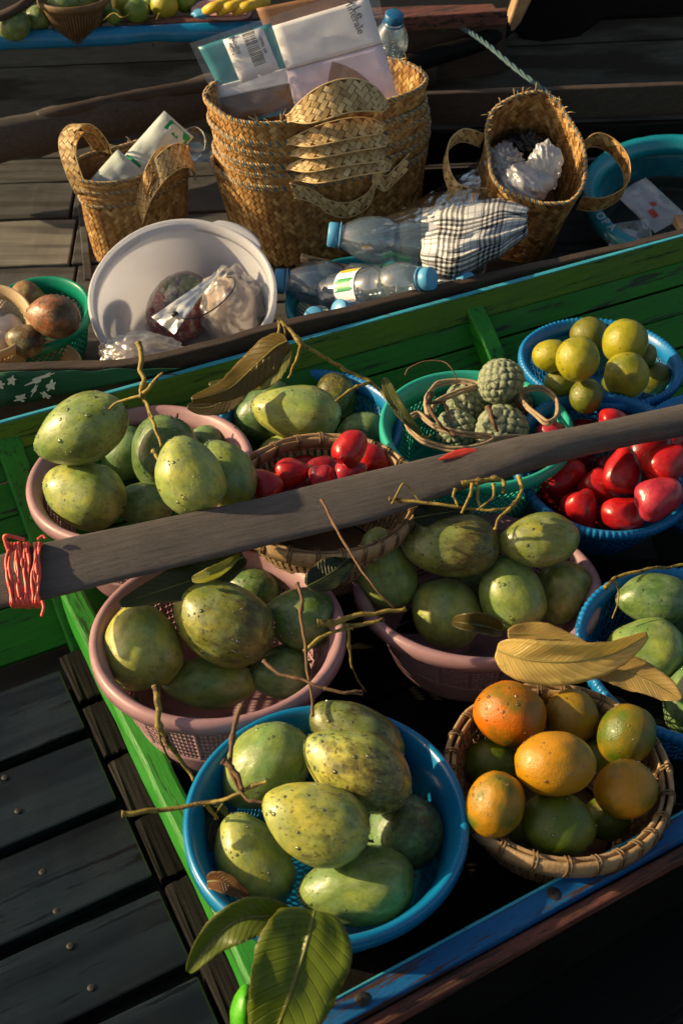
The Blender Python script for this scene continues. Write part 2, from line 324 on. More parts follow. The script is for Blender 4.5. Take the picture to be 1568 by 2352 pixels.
def lathe_vf(prof, seg=64, wob=None, vs=None, fs=None, close_profile=False):
    vs = [] if vs is None else vs; fs = [] if fs is None else fs; o = len(vs); n = len(prof)
    for i in range(seg):
        a = 2 * math.pi * i / seg; ca, sa = math.cos(a), math.sin(a)
        for j, (r, z) in enumerate(prof):
            if wob: r, z = wob(a, j, r, z)
            vs.append(Vector((r * ca, r * sa, z)))
    m = n if close_profile else n - 1
    for i in range(seg):
        i2 = (i + 1) % seg
        for j in range(m):
            j2 = (j + 1) % n; fs.append((o + i * n + j, o + i2 * n + j, o + i2 * n + j2, o + i * n + j2))
    return vs, fs
def beam(name, A, B, side, up, w, h, mat, parent=None, seg=14, rough=.0015, bev=.003, taper=None, world=True):
    """board from A to B (A, B = middle of its top face); side/up unit vectors; w wide, h deep"""
    A, B, side, up = Vector(A), Vector(B), Vector(side).normalized(), Vector(up).normalized(); vs = []; fs = []
    L = (B - A); org = A if parent is None else Vector((0, 0, 0))
    for i in range(seg + 1):
        t = i / seg; c = A + L * t; ww, hh = (w, h) if taper is None else (w * taper(t)[0], h * taper(t)[1])
        for sx, sz in ((-.5, 0), (.5, 0), (.5, -1), (-.5, -1)):
            j = Vector((noise.noise((t * 9 + sx * 5, sz * 7, A.x * 9)), noise.noise((t * 9, sx * 4 + 3, sz + A.y * 9)), noise.noise((t * 7 + 9, sx, sz * 3)))) * rough
            vs.append(c + side * ww * sx + up * hh * sz + j)
    for i in range(seg):
        for k in range(4): a = i * 4; l = (k + 1) % 4; fs.append((a + k, a + 4 + k, a + 4 + l, a + l))
    fs.append((0, 1, 2, 3)); fs.append(tuple(seg * 4 + k for k in (3, 2, 1, 0)))
    if parent is None:
        m = Matrix(((L.normalized().x, side.x, up.x), (L.normalized().y, side.y, up.y), (L.normalized().z, side.z, up.z)))
        rot = m.to_quaternion(); q = rot.to_matrix(); inv = q.inverted(); vs = [inv @ (v - A) for v in vs]
        o = obj(name, vs, fs, mat); o.location = A; o.rotation_mode = 'QUATERNION'; o.rotation_quaternion = rot; o.rotation_mode = 'XYZ'
        o.rotation_euler = rot.to_euler()
    else:
        o = obj(name, local(parent, vs), fs, mat, parent)
    fix(o); o.data.polygons.foreach_set('use_smooth', [False] * len(o.data.polygons))
    if bev: bevel(o, bev)
    return o
def fix(o):
    bm = bmesh.new(); bm.from_mesh(o.data); bmesh.ops.recalc_face_normals(bm, faces=bm.faces); bm.to_mesh(o.data); bm.free()
def grid_vf(nu, nv, f, wrap=False, vs=None, fs=None):
    vs = [] if vs is None else vs; fs = [] if fs is None else fs; o = len(vs)
    for i in range(nu + (0 if wrap else 1)):
        for j in range(nv + 1): vs.append(Vector(f(i / nu, j / nv)))
    for i in range(nu):
        i2 = (i + 1) % nu if wrap else i + 1
        for j in range(nv): a, b = o + i * (nv + 1) + j, o + i2 * (nv + 1) + j; fs.append((a, b, b + 1, a + 1))
    return vs, fs
def ico(n, r=1.0):
    bm = bmesh.new(); bmesh.ops.create_icosphere(bm, subdivisions=n, radius=r); vs = [v.co.copy() for v in bm.verts]; fs = [tuple(x.index for x in f.verts) for f in bm.faces]; bm.free(); return vs, fs
def text(s, size, Q, ex, ey, mat, parent, name='lettering', thick=.0002, squash=1):
    cu = bpy.data.curves.new('t', 'FONT'); cu.body = s; cu.size = size; cu.extrude = thick; cu.align_x = 'CENTER'; cu.align_y = 'CENTER'
    t = bpy.data.objects.new('t', cu); COL.objects.link(t); dg = bpy.context.evaluated_depsgraph_get(); me = bpy.data.meshes.new_from_object(t.evaluated_get(dg)); bpy.data.objects.remove(t)
    ex, ey = Vector(ex).normalized(), Vector(ey).normalized(); ez = ex.cross(ey)
    vs = [Q + ex * v.co.x * squash + ey * v.co.y + ez * v.co.z for v in me.vertices]; me2 = mesh(name, local(parent, vs), [tuple(p.vertices) for p in me.polygons], mat, False)
    return link(name, me2, parent)

# ---------------------------------------------------------------- baskets and bowls
BASK = {}
def basket_root(key, name, u, v, z, Rr, h, label, cat, tx=0, ty=0, group=None, prof=None):
    c = W(u, v, z); rot = Matrix.Rotation(R(-tx), 3, 'X') @ Matrix.Rotation(R(ty), 3, 'Y')   # tx tips the mouth towards the viewer
    rot = Matrix.Rotation(R(tx), 3, 'X') @ Matrix.Rotation(R(ty), 3, 'Y')
    loc = c - rot @ Vector((0, 0, h)); e = empty(name, loc, label, cat, group, rot.to_euler())
    prof = prof or (lambda t: .72 + .28 * t ** .8)
    BASK[key] = dict(root=e, rot=np.array(rot), loc=np.array(loc), R=Rr, h=h, prof=prof, placed=[])
    return e
def rim(key, mat, parent, lip=.009, drop=.014, ripple=0, n=96, amp=.0012, inner=.02, band=.03, name='rim'):
    b = BASK[key]; Rr, h, pf = b['R'], b['h'], b['prof']
    rin = lambda z: Rr * pf(max(0, z) / h)
    pr = [(rin(h - band) - .002, h - band)] + [(rin(h - inner * .6) - .002, h - inner * .6), (Rr - .003, h - .004), (Rr, h + .0005), (Rr + lip * .35, h + .003), (Rr + lip * .7, h + .002), (Rr + lip, h - .002), (Rr + lip * 1.02, h - drop), (Rr + lip * .75, h - drop - .001), (Rr + lip * .45, h - drop * .7), (Rr + .001, h - drop), (rin(h - band) + .0008, h - band)]
    def wob(a, j, r, z):
        s = 1.2 * noise.noise((math.cos(a) * 1.3, math.sin(a) * 1.3, Rr * 50)) * .002
        if ripple and 3 <= j <= 9: r += amp * (.5 + .5 * math.sin(ripple * a)); z += amp * .6 * math.sin(ripple * a) if j < 7 else 0
        return r + s, z + s * .6
    vs, fs = lathe_vf(pr, n, wob, close_profile=True); o = obj(name, vs, fs, mat, parent); fix(o); return o
def slot_wall(key, z0, z1, groups, slots, rows, mat, parent, name='slotted_wall', t=.0022):
    """moulded wall with a row-and-column pattern of slots, a plain rib between groups"""
    b = BASK[key]; rr = lambda z: b['R'] * b['prof'](z / b['h']); us = []; hole = []
    gw = 1.0 / groups
    for gi in range(groups):
        u0 = gi * gw; rib = gw * .09; us.append((u0, u0 + rib, False, True)); w = (gw - rib) / slots
        for k in range(slots):
            a = u0 + rib + k * w; us.append((a, a + w * .74, True, False)); us.append((a + w * .74, a + w, False, False))
    zs = []; hgt = (z1 - z0) / rows
    for r in range(rows): zs.append((z0 + r * hgt, z0 + r * hgt + hgt * .52, False)); zs.append((z0 + r * hgt + hgt * .52, z0 + (r + 1) * hgt, True))
    vs = []; nv = len(zs) + 1; zz = [zs[0][0]] + [q[1] for q in zs]
    for (a0, a1, hh, rb) in us:
        for z in zz: r = rr(z) + (.0018 if rb else 0); vs.append(Vector((r * math.cos(a0 * 2 * math.pi), r * math.sin(a0 * 2 * math.pi), z)))
    fs = []; nU = len(us)
    for i in range(nU):
        j = (i + 1) % nU
        for k in range(len(zs)):
            if us[i][2] and zs[k][2] and 0 < k < len(zs) - 1: continue
            fs.append((i * nv + k, j * nv + k, j * nv + k + 1, i * nv + k + 1))
    return solid(obj(name, vs, fs, mat, parent), t)
def lattice_wall(key, z0, z1, nth, rows, mat, parent, kind='diamond', t=.004, name='lattice_wall'):
    b = BASK[key]; rr = lambda z: b['R'] * b['prof'](z / b['h']); vs = []; fs = []
    P = lambda a, z: Vector((rr(z) * math.cos(a), rr(z) * math.sin(a), z))
    if kind == 'diamond':
        for r in range(rows + 1):
            for i in range(nth): vs.append(P(2 * math.pi * (i + .5 * (r % 2)) / nth, z0 + (z1 - z0) * r / rows))
        for r in range(rows - 1):
            for i in range(nth):
                o = r % 2; a = r * nth + i; l = (r + 1) * nth + (i - 1 + o) % nth; rg = (r + 1) * nth + (i + o) % nth; top = (r + 2) * nth + i
                fs.append((a, rg, top, l))
    else:
        for r in range(rows + 1):
            for i in range(nth): vs.append(P(2 * math.pi * i / nth, z0 + (z1 - z0) * r / rows))
        for r in range(rows):
            for i in range(nth):
                j = (i + 1) % nth; a, bb, c, d = r * nth + i, r * nth + j, (r + 1) * nth + j, (r + 1) * nth + i
                m = len(vs); vs.append((vs[a] + vs[bb] + vs[c] + vs[d]) / 4); fs += [(a, bb, m), (bb, c, m), (c, d, m), (d, a, m)]
    o = obj(name, vs, fs, mat, parent); w = o.modifiers.new('wire', 'WIREFRAME'); w.thickness = t; w.use_even_offset = False; w.use_boundary = True
    return o
def band_wall(key, z0, z1, mat, parent, t=.0025, name='wall', n=72, floor=False, steps=6):
    b = BASK[key]; pr = [(b['R'] * b['prof'](z / b['h']), z) for z in [z0 + (z1 - z0) * k / steps for k in range(steps + 1)]]
    if floor: pr = [(.001, z0)] + [(pr[0][0] * .5, z0), (pr[0][0] * .93, z0)] + pr
    vs, fs = lathe_vf(pr, n); return solid(obj(name, vs, fs, mat, parent), t)

def fruit_basket_pink(key, u, v, z, Rr, h, label, tx=0, ty=0):
    e = basket_root(key, 'plastic_basket', u, v, z, Rr, h, label, 'basket', tx, ty, 'dusty pink plastic baskets', lambda t: .70 + .28 * t ** .9)
    rim(key, M['pink'], e, lip=.013, drop=.017, band=.028); slot_wall(key, h * .34, h - .026, 22, 6, 9, M['pink'], e)
    band_wall(key, .002, h * .345, M['pink'], e, floor=True, name='base'); return e
def bowl_ribbed(key, u, v, z, Rr, h, label, tx=0, ty=0, cells=56):
    e = basket_root(key, 'ribbed_bowl', u, v, z, Rr, h, label, 'bowl', tx, ty, 'blue bowls with ribbed rims', lambda t: .56 + .44 * t ** .62)
    rim(key, M['royal'], e, lip=.010, drop=.013, ripple=96, n=384, amp=.0016, band=.022); lattice_wall(key, h * .18, h - .02, cells, 6, M['royal'], e, 'tri', .0035)
    band_wall(key, .002, h * .19, M['royal'], e, floor=True, name='base'); return e
def bamboo_basket(key, u, v, z, Rr, h, label, tx=0, ty=0, binds=26):
    e = basket_root(key, 'bamboo_basket', u, v, z, Rr, h, label, 'basket', tx, ty, 'round bamboo baskets', lambda t: .6 + .4 * t ** .6)
    b = BASK[key]
    for kk, (dr, dz, w, hh) in enumerate(((.006, -.001, .006, .022), (-.003, -.003, .0045, .020))):      # outer and inner split hoop
        pr = [(Rr + dr - w / 2, h + dz), (Rr + dr, h + dz + w * .35), (Rr + dr + w / 2, h + dz), (Rr + dr + w * .6, h + dz - hh * .5), (Rr + dr + w / 2, h + dz - hh), (Rr + dr - w / 2, h + dz - hh)]
        def wob(a, j, r, z): s = noise.noise((math.cos(a) * 4, math.sin(a) * 4, kk * 9 + j * .4)) * .0016; return r + s, z + s
        vs, fs = lathe_vf(pr, 96, wob, close_profile=True); o = obj('hoop', vs, fs, M['bamboo'], e); fix(o)
    bm_ = None
    for i in range(binds):
        a = 2 * math.pi * (i + .3 * math.sin(i * 7.)) / binds; cs, sn = math.cos(a), math.sin(a)
        if bm_ is None:
            vs, fs = [], []
            for dy in (-.0022, .0022):
                loop = [Vector((Rr + .002 + .0095 * math.cos(t) * (1 if abs(math.cos(t)) < .9 else .95), dy + .0016 * math.sin(t * 2), h - .011 + .0145 * math.sin(t))) for t in np.linspace(0, 2 * math.pi, 15)[:-1]]
                tube_vf(loop, .0013, 5, True, vs, fs)
            bm_ = mesh('binding', vs, fs, M['bamboo_d'])
        o = link('binding', bm_, e); o.rotation_euler = (0, 0, a)
    sm = None
    for i in range(72):                                                                            # upright splints
        a = 2 * math.pi * i / 72
        if sm is None:
            vs, fs = [], []; n = 7
            for k in range(n + 1):
                t = k / n; zz = .004 + (h - .012) * t; r = Rr * b['prof'](zz / h) + (.0012 if k % 2 else -.0012)
                for dy in (-.0032, .0032): vs += [Vector((r, dy, zz)), Vector((r + .0014, dy, zz))]
            for k in range(n):
                q = k * 4; fs += [(q, q + 2, q + 6, q + 4), (q + 1, q + 5, q + 7, q + 3), (q, q + 4, q + 5, q + 1), (q + 2, q + 3, q + 7, q + 6)]
            sm = mesh('splint', vs, fs, M['bamboo'], False)
        o = link('splint', sm, e); o.rotation_euler = (0, 0, a)
    for i in range(9):                                                                             # horizontal weavers
        zz = .008 + (h - .03) * i / 8; r = Rr * b['prof'](zz / h)
        loop = [Vector(((r + .0016 * (1 if k % 2 else -1)) * math.cos(2 * math.pi * k / 72), (r + .0016 * (1 if k % 2 else -1)) * math.sin(2 * math.pi * k / 72), zz)) for k in range(72)]
        vs, fs = tube_vf(loop, .0022, 4, True); obj('weaver', vs, fs, M['bamboo_d'], e)
    vs, fs = lathe_vf([(.001, .003), (b['R'] * .6, .003)], 48); solid(obj('woven_base', vs, fs, M['bamboo_d'], e), .003)
    return e

# ---------------------------------------------------------------- fruit
def mango_mesh(k):
    rr = random.Random(k * 13 + 1); nu, nv = 40, 28; vs = []; beak = rr.uniform(.02, .14); bend = rr.uniform(-.08, .12); ph = rr.uniform(0, 9); taper = rr.uniform(.05, .24)
    for j in range(nv + 1):
        t = math.pi * j / nv; x = math.cos(t); r = math.sin(t) ** .93 * (1 + taper * x) if 0 < j < nv else 0
        for i in range(nu):
            a = 2 * math.pi * i / nu; p = Vector((x, r * math.cos(a), r * math.sin(a) * .97)); d = 1 + .085 * noise.noise(p * 1.2 + Vector((ph, 0, 0))) + .014 * noise.noise(p * 4 + Vector((0, ph, 0)))
            p *= d; p.z += bend * x * x; p.x *= 1 + beak * max(0, -x) ** 6; p.y += beak * .6 * max(0, -x) ** 3; vs.append(p)
    fs = []
    for j in range(nv):
        for i in range(nu): a = j * nu + i; b = j * nu + (i + 1) % nu; fs.append((a, a + nu, b + nu, b))
    return mesh('mango', vs, fs, M['mango'])
def drops_mesh(body, n, seed, rs=.03):
    rr = random.Random(seed); V = [v.co.copy() for v in body.vertices]; N = [v.normal.copy() for v in body.vertices]; V0, F0 = ico(1); vs, fs = [], []
    for _ in range(n):
        while True:
            i = rr.randrange(len(V))
            if N[i].z > -.25: break
        r = rs * (.4 + rr.random() ** 2.5 * 1.1); o = len(vs); q = N[i].to_track_quat('Z', 'Y')
        for p in V0: vs.append(V[i] + q @ Vector((p.x * r, p.y * r * 1.15, p.z * r * .45)))
        fs += [tuple(o + k for k in f) for f in F0]
    return mesh('water_drops', vs, fs, M['drop'])
MANGO = [mango_mesh(k) for k in range(6)]; DROPS = [drops_mesh(MANGO[k], 85, k, .040) for k in range(6)]
def stub_mesh():
    vs, fs = tube_vf([(.96, 0, 0), (1.03, 0, 0), (1.07, .02, .02)], [.05, .035, .045], 7); return mesh('stem', vs, fs, M['twig_b'])
STUB = stub_mesh()
def citrus_mesh(k):
    vs, fs = ico(4); rr = random.Random(k); ph = rr.uniform(0, 9)
    for p in vs:
        d = 1 + .035 * noise.noise(p * 1.2 + Vector((ph, 0, 0))) - .05 * math.exp(-((1 - min(1, p.x)) * 11)) + .02 * noise.noise(p * 3 + Vector((ph, 3, 0))); p *= d
    return mesh('tangerine', vs, fs, M['citrus'])
CIT = [citrus_mesh(k) for k in range(4)]; CDR = [drops_mesh(CIT[k], 45, k + 20, .045) for k in range(4)]
def calyx_mesh():
    vs, fs = [], []
    for i in range(5):
        a = 2 * math.pi * i / 5; o = len(vs)
        for r, w in ((0, .03), (.07, .05), (.13, .0)):
            for s in (-1, 1): vs.append(Vector((.94 - r * .15, r * math.cos(a) - s * w * math.sin(a), r * math.sin(a) + s * w * math.cos(a))))
        fs += [(o, o + 1, o + 3, o + 2), (o + 2, o + 3, o + 5, o + 4)]
    return mesh('calyx', vs, fs, M['twig_b'])
CAL = calyx_mesh()
def apple_mesh(k):
    """water apple: a bell with a dimpled, four-lobed foot"""
    rr = random.Random(k + 50); ph = rr.uniform(0, 9); nu, nv = 40, 30; vs = []
    for j in range(nv + 1):
        t = j / nv; x = math.cos(math.pi * t); base = (1 - .46 * ((x + 1) / 2) ** 1.3 * (1 if k % 2 else .65)) * math.sin(math.pi * t) ** .82 if 0 < j < nv else 0
        for i in range(nu):
            a = 2 * math.pi * i / nu; lob = .20 * max(0, -x) ** 1.5 * abs(math.cos(2 * a + ph)); r = base * (1 + lob)
            xx = x + (.26 * math.exp(-(r / .34) ** 2) if x < -.2 else 0)
            p = Vector((xx, r * math.cos(a), r * math.sin(a))); p *= 1 + .14 * noise.noise(p * 1.1 + Vector((ph, 0, 0))); vs.append(p)
    fs = []
    for j in range(nv):
        for i in range(nu): a = j * nu + i; b = j * nu + (i + 1) % nu; fs.append((a, a + nu, b + nu, b))
    return mesh('water_apple', vs, fs, M['red'])
APP = [apple_mesh(k) for k in range(5)]; ADR = [drops_mesh(APP[k], 26, k + 40, .05) for k in range(5)]
g = NT('sugar_apple_skin'); at_ = g.n('Attribute', attribute_name='knob'); c_ = g.coords(); n_ = g.noise(c_, 5, 5)
g.base(g.mix(g.ramp(n_, [(.55, 0.0), (.7, .5)]), g.ramp(at_.outputs['Fac'], [(.0, (.045, .05, .03)), (.35, (.13, .17, .10)), (.8, (.24, .29, .19)), (.97, (.30, .33, .22))]), (.12, .09, .05))); g.set(rough=.55, normal=g.bump(g.noise(c_, 14, 5), .4, .03)); M['sugar'] = g.m
def sugar_mesh():
    vs, fs = ico(5); n = 95; C = []
    for i in range(n):
        z = 1 - 2 * (i + .5) / n; r = math.sqrt(1 - z * z); a = i * 2.39996; C.append((z, r * math.cos(a), r * math.sin(a)))
    C = np.array(C) + np.random.RandomState(3).normal(size=(n, 3)) * .055; C /= np.linalg.norm(C, axis=1)[:, None]; V = np.array([tuple(v) for v in vs]); d = np.linalg.norm(V[:, None] - C[None], axis=2); d1 = d.min(1); d2 = np.partition(d, 1, axis=1)[:, 1]
    k = np.clip((d2 - d1) / .13, 0, 1) ** .6; rad = .86 + .14 * k; V = V * rad[:, None]; V[:, 0] *= .92; V[:, 1:] *= (1 + .12 * V[:, :1])
    me = mesh('sugar_apple', [Vector(p) for p in V], fs, M['sugar']); a = me.attributes.new('knob', 'FLOAT', 'POINT'); a.data.foreach_set('value', k); return me
SUG = sugar_mesh()
_S = RNG.normal(size=(260, 3)); _S /= np.linalg.norm(_S, axis=1)[:, None]
PLACED_ALL = []
def settle(key, u, v, a, b, Rm, sa, sb, z=None, tol=.004, fill=.30, zmax=.34, start=.16):
    """slide a fruit away from the viewer until it rests on the basket or on fruit already there; returns centre and size in metres"""
    bk = BASK[key]; placed = bk['placed']; d = ray(u, v); zr = bk['root'].location.z + bk['h']
    if z is not None:
        c = W(u, v, z); t = (c - CO).dot(CF); s = np.array([a * t / F * sa, b * t / F * sb, b * t / F * sb]); placed.append((np.array(c), s, Rm)); return c, s
    t0 = (CO.z - (zr + start)) / -d.z; last = None
    for k in range(400):
        t = t0 + k * .002; c = np.array(CO + d * t); s = np.array([a * t / F * sa, b * t / F * sb, b * t / F * sb]); P = (_S * s) @ Rm.T + c
        L = (P - bk['loc']) @ bk['rot']; hit = (L[:, 2] < bk['h'] * bk.get('fill', fill)).any()
        zz = np.clip(L[:, 2] / bk['h'], 0, 1); rad = bk['R'] * np.array([bk['prof'](q) for q in zz]); out = (L[:, 2] < bk['h']) & (np.hypot(L[:, 0], L[:, 1]) > rad + tol)
        hit = hit or out.any()
        if not hit:
            for (c2, s2, R2) in placed:
                if (np.linalg.norm(((P - c2) @ R2) / s2, axis=1) < .93).any() or (np.linalg.norm((((_S * s2) @ R2.T + c2 - c) @ Rm) / s, axis=1) < .93).any(): hit = True; break
        if hit: break
        last = (c, s)
    if last is None: last = (c, s)
    placed.append((last[0], last[1], Rm)); return Vector(last[0]), last[1]
def orient(ang, tip=0):
    """long axis at screen angle ang (degrees, up-right positive), tipped a little out of the picture plane"""
    x = CR * math.cos(R(ang)) + CU * math.sin(R(ang)) + CF * math.sin(R(tip)); x.normalize(); z = UP - x * UP.dot(x)
    if z.length < .3: z = -CF - x * (-CF).dot(x)
    z.normalize(); y = z.cross(x); return np.array([[x.x, y.x, z.x], [x.y, y.y, z.y], [x.z, y.z, z.z]])
_fi = [0]
def fruit(kind, key, u, v, a, b, ang, tint, label, blotch=.35, z=None, tol=.004, tip=0, var=None, group=None, drops=True, stem=True, flip=False, scale=1):
    _fi[0] += 1; k = _fi[0]; Rm = orient(ang + (180 if flip else 0), tip); c, s = settle(key, u, v, a, b, Rm, scale, scale, z, tol)
    bodies, dr, nm, cat = {'mango': (MANGO, DROPS, 'mango', 'mango'), 'citrus': (CIT, CDR, 'tangerine', 'tangerine'), 'apple': (APP, ADR, 'water_apple', 'water apple')}[kind]
    i = (k if var is None else var) % len(bodies); o = link(nm, bodies[i]); mm = Matrix([list(r) for r in Rm]).to_4x4(); mm.translation = c
    o.matrix_basis = mm @ Matrix.Diagonal((s[0], s[1], s[2], 1)); o.color = (*tint, blotch)
    tag(o, label, cat, group or {'mango': 'green mangoes', 'citrus': 'tangerines', 'apple': 'red water apples'}[kind])
    if drops: link('water_drops', dr[i], o)['kind'] = 'stuff'
    if stem and kind == 'mango': link('stem', STUB, o)
    if kind == 'citrus': link('calyx', CAL, o)
    return o

# ---------------------------------------------------------------- leaves and twigs
def leaf(name, pts, wpx, tint, label, cat='leaf', spots=.3, fold=.35, up=None, wave=.12, group=None, z=None, hole=None):
    """blade along world points pts; wpx = full width in metres; fold lifts both halves about the midrib"""
    P = smooth_path(pts, 10); n = len(P) - 1; T, _ = frames(P); upv = Vector(up) if up is not None else Vector((0, -.6, 1)); m = 10; vs = []; uv = []; c0 = P[n // 2]; ph = random.random() * 9
    for i, p in enumerate(P):
        t = i / n; w = wpx / 2 * (max(.0, math.sin(math.pi * min(1, t * .93 + .035) ** .85)) ** .75) * (1 - .25 * t * t); sd = T[i].cross(upv).normalized(); nn = sd.cross(T[i]).normalized()
        for j in range(m + 1):
            q = j / m * 2 - 1; x = q * w; lift = abs(q) * w * fold + wave * w * math.sin(t * 17 + ph + (2 if q > 0 else 0)) * q * q + .05 * w * noise.noise((t * 5 + ph, q * 2, 0)) * 2; x *= 1 + (.05 * noise.noise((t * 14 + ph, q * 3, 1)) + .03 * noise.noise((t * 45, ph, 2))) * abs(q) ** 2
            vs.append(p + sd * x + nn * lift - c0); uv.append((t, j / m))
    fs = [(i * (m + 1) + j, i * (m + 1) + j + 1, (i + 1) * (m + 1) + j + 1, (i + 1) * (m + 1) + j) for i in range(n) for j in range(m)]
    o = obj(name, vs, fs, M['leaf'], uv=uv); o.location = c0; o.color = (*tint, spots); solid(o, .0004)
    tag(o, label, cat, group)
    rp = [P[i] - c0 + Vector((0, 0, -.0006)) for i in range(0, n + 1)]; v2, f2 = tube_vf(rp, lambda t: .0017 * (1 - .8 * t) + .0003, 5); rb = link('midrib', mesh('midrib', v2, f2, M['leaf'], uv=[(.5, .5)] * len(v2)), o); rb.color = o.color
    return o
def twig(pts_list, label, mat='twig', r=.0035, group='bare fruit twigs', name='twig', cat='twig', knots=True):
    """pts_list: list of (world points, radius scale); the first is the main stalk, the others its side shoots"""
    root = None; k0 = random.random() * 50
    for bi, (pts, rs) in enumerate(pts_list):
        P = smooth_path(pts, 7); n = len(P); out = []
        for i, p in enumerate(P):
            out.append(p + Vector((noise.noise(p * 60), noise.noise(p * 60 + Vector((5, 5, 5))), noise.noise(p * 60 + Vector((9, 1, 4))))) * r * rs * .6)
        rad = []
        for i in range(n):
            t = i / max(1, n - 1); kn = .75 * max(0, noise.noise((t * 9 + k0 + bi * 3, bi, 1)) * 2 - .3) if knots else 0; rad.append(.85 * r * rs * (1 - .45 * t) * (1 + kn) * (1.35 if i in (0, n - 1) and knots else 1))
        if root is None:
            c0 = out[0].copy(); vs, fs = tube_vf([q - c0 for q in out], rad, 7); root = obj(name, vs, fs, M[mat]); root.location = c0; tag(root, label, cat, group)
        else:
            vs, fs = tube_vf([q - c0 for q in out], rad, 6); obj('side_shoot', vs, fs, M[mat], root)
    return root
def pz(z, *uvs):
    """several measured places at heights; each item (u, v) or (u, v, z)"""
    return [W(q[0], q[1], q[2] if len(q) > 2 else z) for q in uvs]

# ---------------------------------------------------------------- plaiting
def weave(name, S, L, H, c, mat, parent, lift=.0016, kmul=None, wrap=True, b0=0, both=False, seed=0, thick=True):
    """diagonal twill plaiting over surface S(x, y) (x metres round, y metres up); each float of each strip is its own domed piece"""
    rr = random.Random(seed); q = c / math.sqrt(2); k = max(2, int(round(L / (2 * q) / 2)) * 2); sc = L / (2 * k * q) if wrap else 1.0
    vs, fs, tone = [], [], []; nI = int((L / sc + H) / q) + 8
    warp_t = [rr.random() for _ in range(4000)]
    def nrm(x, y):
        e = .002; a = S(x, y); px = S(x + e, y) - a; py = S(x, y + e) - a; n = px.cross(py); return n.normalized() if n.length > 1e-12 else Vector((0, 0, 1))
    for X in range(-2 if not wrap else 0, 2 * k + (0 if wrap else 2)):          # X = i - j column
        m = X % 4
        if m not in (1, 2): continue
        for Yh in range(-4, int(H / q) + 4):
            if (X + Yh) % 2: continue                                         # i + j = Yh, same parity as X
            i, j = (Yh + X) // 2, (Yh - X) // 2
            if m == 1: ctr_i, ctr_j, di, dj = i + .5, j + 1.0, 0, 1             # strip runs along j: cells j, j+1
            else: ctr_i, ctr_j, di, dj = i + 1.0, j + .5, 1, 0
            ex = Vector((ctr_i - ctr_j, ctr_i + ctr_j)) * q; yy = ex.y
            if yy < b0 or yy > H: continue
            if not wrap and (ex.x < 0 or ex.x > L): continue
            ux, uy = ((-1, 1) if dj else (1, 1)); ux *= .7071; uy *= .7071; px_, py_ = -uy, ux
            tn = .15 + .5 * rr.random() + .3 * (warp_t[(i if dj else j + 1500) % 4000] - .5) + (.2 if rr.random() < .08 else 0); base = len(vs)
            for t, lf in ((-1.08, -.35), (-.55, .85), (0, 1.0), (.55, .85), (1.08, -.35)):
                for w in (-.46, .46):
                    x = (ex.x + ux * t * c + px_ * w * c) * sc; y = yy + uy * t * c + py_ * w * c; y = min(max(y, 0), H)
                    if not wrap: x = min(max(x, 0), L)
                    vs.append(S(x, y) + nrm(x, y) * (lift * lf + .0004 * rr.random()))
            for s in range(4): fs.append((base + s * 2, base + s * 2 + 2, base + s * 2 + 3, base + s * 2 + 1)); tone.append(tn)
    o = obj(name, vs, fs, mat, parent, smooth=False, tone=tone); o['kind'] = 'stuff'
    return solid(o, .0006, 0) if thick else o
def braid(path, parent, turns, r=.0032, blue=True, mat='straw', rs=.0021):
    """twisted edge: straw strands and a blue stitching strand round a closed path"""
    n = len(path); T, N = frames(path)
    for s, (mt, ph, rad) in enumerate(((M[mat], 0, rs), (M[mat], 2.1, rs), (M['bluestitch'] if blue else M[mat], 4.2, rs * .8))):
        pts = []
        for i, p in enumerate(path):
            t = (path[(i + 1) % n] - path[i - 1]).normalized(); nn = (N[i] - t * N[i].dot(t)).normalized(); b = t.cross(nn); a = 2 * math.pi * turns * i / n + ph
            pts.append(p + (nn * math.cos(a) + b * math.sin(a)) * r)
        vs, fs = tube_vf(pts, rad, 4, True); m = mesh('edge_strand', vs, fs, mt, tone=[.3 + .5 * random.random() for _ in fs]); link('edge_strand', m, parent)

# ================================================================ THE PLACE
# ---- water
vs, fs = grid_vf(8, 8, lambda a, b: (-60 + 120 * a, -20 + 120 * b, 0))
g = NT('dark_river_water'); c_ = g.coords(rnd=False); g.base((.006, .007, .006)); g.set(rough=.12, normal=g.bump(g.noise(c_, 6, 4), .35, .02)); M['water'] = g.m
wt = obj('water', vs, fs, M['water']); wt.location = (0, 0, -.30); tag(wt, kind='structure')

# ---- green boat
boat = empty('green_boat', (0, 0, 0), 'green wooden boat loaded with baskets of mangoes, blue edge along its gunwale', 'boat')
def pw(z, s=.6): return 1.543 - .0304 * s - .285 * max(0, 1 - (z + .05) / .27) ** 1.5
def strake(z1, z0, mat, s0=-1.4, s1=2.2, off=0.0, name='side_plank', sgn=1, P=pw):
    a, b = P(z1, .6), P(z0, .6); upv = (PX * (a - b) * sgn + UP * (z1 - z0)).normalized(); sd = AX.cross(upv)
    return beam(name, B1(s0, P(z1, s0) + .010 + off, z1), B1(s1, P(z1, s1) + .010 + off, z1), sd, upv, .02, math.hypot(z1 - z0, a - b) - .0028, mat, boat, 40, .0012, .002)
ZS = (.217, .171, .133, .093, .05, .005, -.045)
for k in range(6): strake(ZS[k], ZS[k + 1], M['olive'] if k == 0 else M['green'], off=(-.002, .001, -.001, .002, 0, .001)[k])
beam('gunwale_edge', B1(-1.4, pw(.22, -1.4) + .004, .223), B1(2.2, pw(.22, 2.2) + .004, .223), PX, UP, .008, .005, M['cyanpaint'], boat, 60, .0016, .001)
